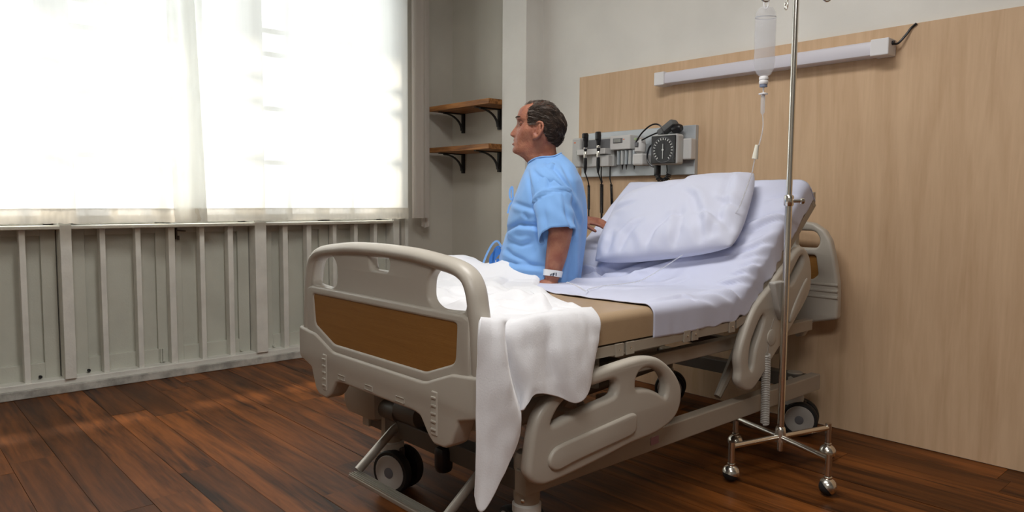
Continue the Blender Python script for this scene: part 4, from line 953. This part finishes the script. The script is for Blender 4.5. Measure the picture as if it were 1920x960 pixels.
while made < 5200:
    u = rh.uniform(.556, .738); th = rh.uniform(0, 2*pi); p = head_pt(u, th)
    if rh.random() > hair_k(p): continue
    made += 1; f, l, _ = p
    ctr = V((.10, 0, .655)); nrm = V((p.x-ctr.x, p.y*1.4, (p.z-ctr.z)*1.1)).normalized()
    flow = V((-.9, .0, -.35-.9*sst(.08, .02, f)+.3*sst(.10, .15, f))) if u < .715 else V((-.7, -.55, 0))
    flow += V((rh.uniform(-.3, .3), rh.uniform(-.3, .3), rh.uniform(-.3, .3)))+V((0, 0, .5*N1(th*3, u*30)))
    flow = (flow-nrm*flow.dot(nrm)).normalized(); ln = rh.uniform(.022, .046)*(1 if u < .70 else .8)
    lift = rh.uniform(.0, .006)+(.005 if (f < .03 and rh.random() < .25) else 0)
    pts = []
    for t in (0, .35, .7, 1): 
        q = p+nrm*((.0035+.003*sin(t*pi)+lift*t)*(1 if u < .70 else .5))+flow*ln*t-nrm*(6.0*(ln*t)**2)
        pts.append(MM @ q)
    grey = rh.random() < (.05+.32*sst(.09, .16, f)+.35*sst(.70, .72, u))
    tube(bg if grey else bd, pts, [.0008, .0008, .0006, .0002], 3)
o = obj('hair_strands', bd, M_hair, man, 'full'); o['kind'] = 'stuff'
o = obj('grey_hair_strands', bg, M_hairg, man, 'full'); o['kind'] = 'stuff'

# gown
GC = [([(.08, .49), (.067, .481), (.028, .44), (-.011, .392), (-.03, .34)], .0075, .014, 1), ([(.016, .481), (-.027, .401), (-.04, .35)], .009, .010, 1), ([(-.001, .385), (-.038, .308), (-.06, .24)], .008, .010, -1),
      ([(.151, .455), (.128, .365), (.115, .30)], .009, .010, -1), ([(.205, .33), (.15, .313), (.098, .30)], .009, .008, 1), ([(.236, .20), (.228, .221), (.182, .247), (.117, .242), (.08, .23)], .010, .015, 1),
      ([(.111, .268), (.09, .19), (.08, .14)], .008, .008, 1), ([(.23, .105), (.187, .092), (.063, .085)], .010, .013, 1), ([(.235, .145), (.205, .125), (.135, .098)], .009, .011, 1), ([(.156, .293), (.137, .261)], .007, .007, 1),
      ([(.09, .216), (.116, .124)], .009, .007, -1), ([(.045, .216), (.063, .099)], .010, .007, 1), ([(.22, .18), (.17, .165), (.12, .18)], .010, .008, -1), ([(-.05, .40), (-.062, .2), (-.055, .05)], .012, .007, 1), ([(-.02, .33), (-.03, .15), (-.02, .02)], .011, .007, -1),
      ([(.13, .46), (.10, .43), (.06, .40)], .008, .007, -1)]
gb = [(-.03, -.058), (0, -.064), (.046, -.071), (.129, -.080), (.211, -.088), (.293, -.089), (.354, -.083), (.422, -.069), (.455, -.052), (.482, -.038), (.512, -.006), (.531, .018)]
gf = [(-.03, .30), (.02, .295), (.083, .273), (.139, .260), (.180, .246), (.221, .240), (.276, .230), (.325, .216), (.386, .193), (.425, .178), (.447, .169), (.485, .153)]
gw = [(-.03, .215), (0, .21), (.08, .20), (.18, .193), (.28, .20), (.36, .208), (.40, .206), (.43, .194), (.455, .168), (.475, .132), (.49, .100), (.505, .080), (.512, .076)]
bm = nb(); NG, NU = 140, 90; rings = []
for j in range(NU+1):
    t = j/NU; row_ = []
    for k in range(NG):
        th = 2*pi*k/NG; c, s = cos(th), sin(th)
        ub = lerp(.016, .531, t); uf = lerp(.02, .487, t); us = lerp(.016, .512, t)
        u = (lerp(us, ub, c*c) if c < 0 else lerp(us, uf, c*c))
        F1, B1, W1 = sinterp(uf, gf), sinterp(ub, gb), sinterp(us, gw)
        fc = lerp(B1, F1, .42); e = .80
        f = fc+(F1-fc)*math.copysign(abs(c)**e, c) if c > 0 else fc-(fc-B1)*abs(c)**e
        l = W1*math.copysign(abs(s)**.88, s)
        # folds
        d = .0028*N1(th*2.2, u*6, 1)+.0016*N1(th*5, u*16, 2)
        bk = sst(.2, -.4, c)
        d += bk*.0045*sin(th*13+1.5*N1(th, u*4)+u*5)*sst(.46, .30, u)*(.6+.4*N1(th*2, u*5, 5))
        if s > -.35 or abs(c) > .9:
            for q in GC: d += crease(f, u, *q)*1.1*sst(-.35, 0, s)
        d += .008*sst(.03, .0, t)*(.3+sin(th*9))*.6
        nrm = V((c, s*.9, 0)).normalized(); p = V((f, l, u))+nrm*d
        row_.append(bm.verts.new(MM @ p))
    rings.append(row_)
ringcap(bm, rings, (False, False))
gn = obj('gown', bm, M_gown, man, 'full'); solidify(gn, .0025, -1)
def sleeve(s):
    bm = nb(); NA, NT = 64, 40; R = []
    c0, c1, c2 = V((.055, s*.095, .425)), V((.058, s*.185, .385)), V((.026, s*.232, .205))
    for j in range(NT+1):
        t = j/NT
        c = c0*(1-t)**2+c1*2*t*(1-t)+c2*t*t; tg = ((c1-c0)*(1-t)+(c2-c1)*t).normalized()
        x = V((1, 0, 0)); x = (x-tg*x.dot(tg)).normalized(); y = tg.cross(x)*-s
        ra = lerp(.088, .070, sst(0, .8, t))+.004*sst(.9, 1, t); rb_ = lerp(.062, .058, t)
        row_ = []
        for k in range(NA):
            a = 2*pi*k/NA; ca, sa = cos(a), sin(a)
            d = .0022*N1(a*1.8, t*4, s)+.007*gauss(t-.50-.04*ca, .02)-.006*gauss(t-.535-.04*ca, .016)+.0022*sin(a*46)*gauss(t-.56, .03)
            d += .0035*sin(t*24+ca*5+2*N1(a, t*3, 4))*sst(.3, .45, t)*(.4+.6*sst(.2, -.6, ca))
            d += -.011*gauss(ca-.55, .16)*sst(.5, .95, t)-.008*gauss(ca+.60+.5*(t-.75), .10)*sst(.55, .8, t)+.008*gauss(ca+.35+.5*(t-.75), .14)*sst(.55, .8, t)-.008*gauss(ca+.1-.9*(t-.2), .09)*sst(.6, .4, t)+.006*gauss(ca-.15-.9*(t-.2), .1)*sst(.6, .4, t)
            p = c+x*(ca*(ra+d))+y*(sa*(rb_+d))
            if t > .7:
                ow = (y*sa).dot(V((0, s, 0))); p += tg*((t-.7)/.3)*(-.020*ow-.012*max(0, ow)*max(0, ca)+.006*ca+.004*sin(a*3+1))
            row_.append(bm.verts.new(MM @ p))
        R.append(row_)
    ringcap(bm, R, (True, False)); o = obj('sleeve', bm, M_gown, man, 'full'); solidify(o, .0025, 0); return o
for s in (1, -1): sleeve(s)
bm = nb()
ring = []
for k in range(48):
    th = 2*pi*k/48; c, s = cos(th), sin(th); u = (lerp(.512, .531, c*c) if c < 0 else lerp(.512, .487, c*c)); F1, B1 = .153, .018; fc = lerp(B1, F1, .42)
    f = fc+(F1-fc)*abs(c)**.8 if c > 0 else fc-(fc-B1)*abs(c)**.8
    ring.append(MM @ V((f, .0765*math.copysign(abs(s)**.88, s), u)))
tube(bm, ring, .0035, 8, True); obj('neckband', bm, M_gown, man, True)
def tie(name, pts, w, m):
    bm = nb(); P = spline(pts, 6); R = []
    for i, p in enumerate(P):
        t = (P[min(i+1, len(P)-1)]-P[max(i-1, 0)]).normalized(); n = t.cross(L_ if False else V((0, 1, 0))); n = (n if n.length > .1 else V((0, 0, 1))).normalized()
        R.append([bm.verts.new(MM @ q) for q in (p+n*w+V((0, .0012, 0)), p-n*w+V((0, .0012, 0)), p-n*w-V((0, .0012, 0)), p+n*w-V((0, .0012, 0)))])
    ringcap(bm, R); obj(name, bm, m, man)
tie('chest_tie', [(.208, .03, .335), (.222, .03, .348), (.224, .03, .378), (.214, .03, .392), (.212, .03, .36), (.210, .03, .338)], .004, M_gown)
tie('chest_tie', [(.210, .03, .335), (.224, .03, .318), (.232, .03, .285)], .004, M_gown)
tie('waist_tie', [(.255, .05, .15), (.272, .05, .172), (.292, .05, .160), (.312, .05, .125), (.328, .05, .085), (.336, .05, .06)], .004, M_gown)
tie('waist_tie', [(.258, .05, .145), (.270, .05, .150), (.283, .05, .135), (.288, .05, .10), (.292, .05, .07)], .004, M_gown_d)
tie('waist_tie', [(.255, .05, .135), (.275, .05, .125), (.292, .05, .10), (.288, .05, .075), (.268, .05, .07), (.262, .05, .10)], .013, M_gown_d)
# wristband
wc, wd = V((.043, .2055, .060)), V((.012, -.004, -.10)).normalized(); x, y, _ = frame_of(wd)
bm = nb(); R = []
for h, r in ((-.012, .0365), (-.012, .0378), (.012, .0362), (.012, .0349)): R.append([bm.verts.new(MM @ (wc+wd*(h+.006*cos(2*pi*k/36))+x*r*cos(2*pi*k/36)+y*r*sin(2*pi*k/36))) for k in range(36)])
ringcap(bm, R, closed=True); wb = obj('wristband', bm, M_band, man, True, 'white plastic patient wristband')
for a0, h, wv, hv in ((.30, .002, .0018, .006), (.36, -.002, .0018, .004), (.10, .003, .003, .0015), (.16, -.001, .003, .0012), (.55, 0, .0018, .006)):
    n = (L_*.98-F_*(a0-.35)*1.0).normalized(); n = V((-(a0-.25)*1.2, 1, 0)).normalized(); p = wc+wd*h+n*.0385; t = n.cross(V((0, 0, 1))).normalized()
    bm = nb(); vs = [bm.verts.new(MM @ (p+t*i*wv+V((0, 0, 1))*j*hv+n*k*.0008)) for i in (-1, 1) for j in (-1, 1) for k in (-1, 1)]
    for f_ in [(0, 1, 3, 2), (4, 6, 7, 5), (0, 4, 5, 1), (2, 3, 7, 6), (0, 2, 6, 4), (1, 5, 7, 3)]: bm.faces.new([vs[i] for i in f_])
    obj('printed_mark', bm, M_print, wb)

# ---------------------------------------------------------------- blanket
def seg_d(p, a, b):
    ab = b-a; t = max(0, min(1, (p-a).dot(ab)/ab.length_squared)); return (p-a-ab*t).length, t
LEGS = [(mw_(.05, s*.09, 0), mw_(.42, s*.105, 0)) for s in (-1, 1)]
def top_z(x, y):
    h = 0
    for a, b in LEGS:
        d, t = seg_d(V((x, y, O_.z)), a, b); h = max(h, sinterp(t, [(0, .086), (.4, .082), (.70, .056), (.95, .098), (1, .100)])*exp(-(d/.105)**3 if d > 0 else 0))
    z = max(.682, O_.z+h+.012)
    z = .682+max(0, z-.682)
    r = 1-abs(N1(x*7+1.3, y*7, 2)); r2_ = 1-abs(N1(x*15, y*13, 6))
    z += .010*r**4+.002*r2_**4+.008*N1(x*4, y*4, 8)
    z += .012*gauss((y-1.52)+.35*(x+1.7), .022)*sst(-1.4, -1.55, x)-.010*gauss((y-1.47)+.35*(x+1.7), .02)*sst(-1.4, -1.6, x)
    return z
YB_ = [(-2.45, 2.12), (-2.25, 2.13), (-2.14, 2.07), (-2.02, 1.97), (-1.93, 1.87), (-1.85, 1.81), (-1.7, 1.70), (-1.5, 1.605), (-1.36, 1.53)]
hz = [(0, .30), (.04, .25), (.09, .262), (.2, .325), (.29, .375), (.33, .45), (.38, .485), (.45, .495), (.55, .487), (.66, .470), (.77, .455), (.85, .475), (.92, .545), (1, .650)]
hx = [(0, .016), (.08, .034), (.2, .040), (.28, .034), (.34, -.006), (.39, .0), (.47, .028), (.56, .012), (.66, .004), (.8, .036), (.9, .024), (1, .004)]
NA, NT1, NT2 = 170, 150, 90
BT = [([(-1.66, 1.20), (-1.612, 1.319), (-1.573, 1.402), (-1.483, 1.47), (-1.40, 1.50)], .016, .020, -1), ([(-1.60, 1.60), (-1.45, 1.46), (-1.34, 1.37)], .016, .014, -1), ([(-1.95, 1.52), (-1.837, 1.531), (-1.677, 1.517), (-1.58, 1.56)], .018, .022, -1),
      ([(-1.80, 1.70), (-1.66, 1.60), (-1.50, 1.50)], .014, .013, 1), ([(-2.1, 1.45), (-1.9, 1.36), (-1.72, 1.25)], .018, .016, 1), ([(-1.52, 1.22), (-1.45, 1.30), (-1.36, 1.34)], .014, .010, 1), ([(-2.05, 1.85), (-1.95, 1.72), (-1.78, 1.63)], .018, .016, -1)]
BHG = [
  [ (-1.305, 1.075, 0.714), (-1.298, 1.063, 0.595), (-1.292, 1.057, 0.406), (-1.292, 1.060, 0.305) ],
  [ (-1.308, 1.107, 0.707), (-1.282, 1.090, 0.606), (-1.270, 1.085, 0.393), (-1.268, 1.063, 0.277) ],
  [ (-1.312, 1.145, 0.700), (-1.276, 1.133, 0.601), (-1.264, 1.153, 0.470), (-1.266, 1.156, 0.409) ],
  [ (-1.330, 1.175, 0.689), (-1.318, 1.181, 0.586), (-1.312, 1.213, 0.485), (-1.312, 1.211, 0.467) ],
  [ (-1.326, 1.191, 0.688), (-1.302, 1.189, 0.628), (-1.284, 1.213, 0.541), (-1.282, 1.205, 0.485) ],
  [ (-1.324, 1.243, 0.694), (-1.298, 1.233, 0.622), (-1.283, 1.238, 0.546), (-1.280, 1.233, 0.520) ],
  [ (-1.326, 1.307, 0.696), (-1.308, 1.300, 0.625), (-1.296, 1.309, 0.543), (-1.288, 1.325, 0.494) ],
  [ (-1.322, 1.366, 0.696), (-1.288, 1.337, 0.624), (-1.272, 1.353, 0.537), (-1.266, 1.379, 0.475) ],
  [ (-1.326, 1.443, 0.689), (-1.296, 1.427, 0.625), (-1.282, 1.434, 0.554), (-1.280, 1.433, 0.503) ],
  [ (-1.332, 1.531, 0.667), (-1.318, 1.512, 0.629), (-1.312, 1.494, 0.596), (-1.310, 1.486, 0.580) ],
]
def blanket_pt(a, b):
    if b <= NT1:
        x = lerp(lerp(-2.255, -2.44, sst(.15, .6, a)), -1.37, b/NT1); yb = interp(x, YB_)+.008*N1(x*9, 3); y = lerp(1.166, yb, a); z = top_z(x, y)
        for q in BT: z += crease(x, y, q[0], q[1], q[2]*1.35, q[3])
        if x > -2.25: z = max(z, .685)
        z -= sst(-2.34, -2.44, x)*.10
        e = sst(-1.46, -1.37, x); z = lerp(z, .688+.004*N1(y*8), e)
        if y > yb-.02: z -= (y-yb+.02)*.6
        return V((x, y, z))
    t = (b-NT1)/NT2
    yb = interp(-1.37, YB_); ps = []
    nc = len(BHG); rows = []
    for c_ in BHG:            # run down each fold line, then across the folds
        k = (c_[0][1]-BHG[0][0][1])/(BHG[-1][0][1]-BHG[0][0][1])
        rows.append(None)
    q = a*(nc-1); c0 = min(nc-2, int(q)); tq = q-c0
    def down(ci):
        c_ = BHG[ci]; y_top = lerp(1.172, yb, max(0, (c_[0][1]-1.075)/(1.531-1.075)))
        P = [V((-1.42, y_top, .694)), V((-1.37, lerp(y_top, c_[0][1], .25), .697))]+[V(p) for p in c_]
        K = [-.12, 0, .14, .42, .76, 1.0]
        for s in range(1, len(P)-1):
            if t <= K[s+1] or s == len(P)-2:
                p1, p2 = P[s], P[s+1]; h = K[s+1]-K[s]; x = (t-K[s])/h
                m0 = (p2-P[s-1])/(K[s+1]-K[s-1])*h; m1 = ((P[s+2]-p1)/(K[s+2]-K[s])*h) if s+2 < len(P) else (p2-p1)
                return (2*x**3-3*x*x+1)*p1+(x**3-2*x*x+x)*m0+(-2*x**3+3*x*x)*p2+(x**3-x*x)*m1
    p1, p2 = down(c0), down(c0+1); p0 = down(c0-1) if c0 > 0 else p1*2-p2; p3 = down(c0+2) if c0+2 < nc else p2*2-p1
    p = .5*((2*p1)+(p2-p0)*tq+(2*p0-5*p1+4*p2-p3)*tq*tq+(3*p1-p0-3*p2+p3)*tq**3)
    p.x += (.004*N1(p.y*14, p.z*9, 3)+.0025*N1(p.y*35, p.z*18, 5))*sst(0, .2, t)
    return p
bm = nb(); g = [[bm.verts.new(blanket_pt(i/(NA-1), j)) for i in range(NA)] for j in range(NT1+NT2+1)]
for j in range(NT1+NT2):
    for i in range(NA-1): bm.faces.new((g[j][i], g[j][i+1], g[j+1][i+1], g[j+1][i]))
bmesh.ops.smooth_vert(bm, verts=bm.verts, factor=.4, use_axis_x=True, use_axis_y=True, use_axis_z=True)
o = obj('blanket', bm, M_blanket, None, 'full'); solidify(o, .007, 1)
tag(o, 'white terry blanket over the man\'s lap, hanging down the bed side', 'blanket')
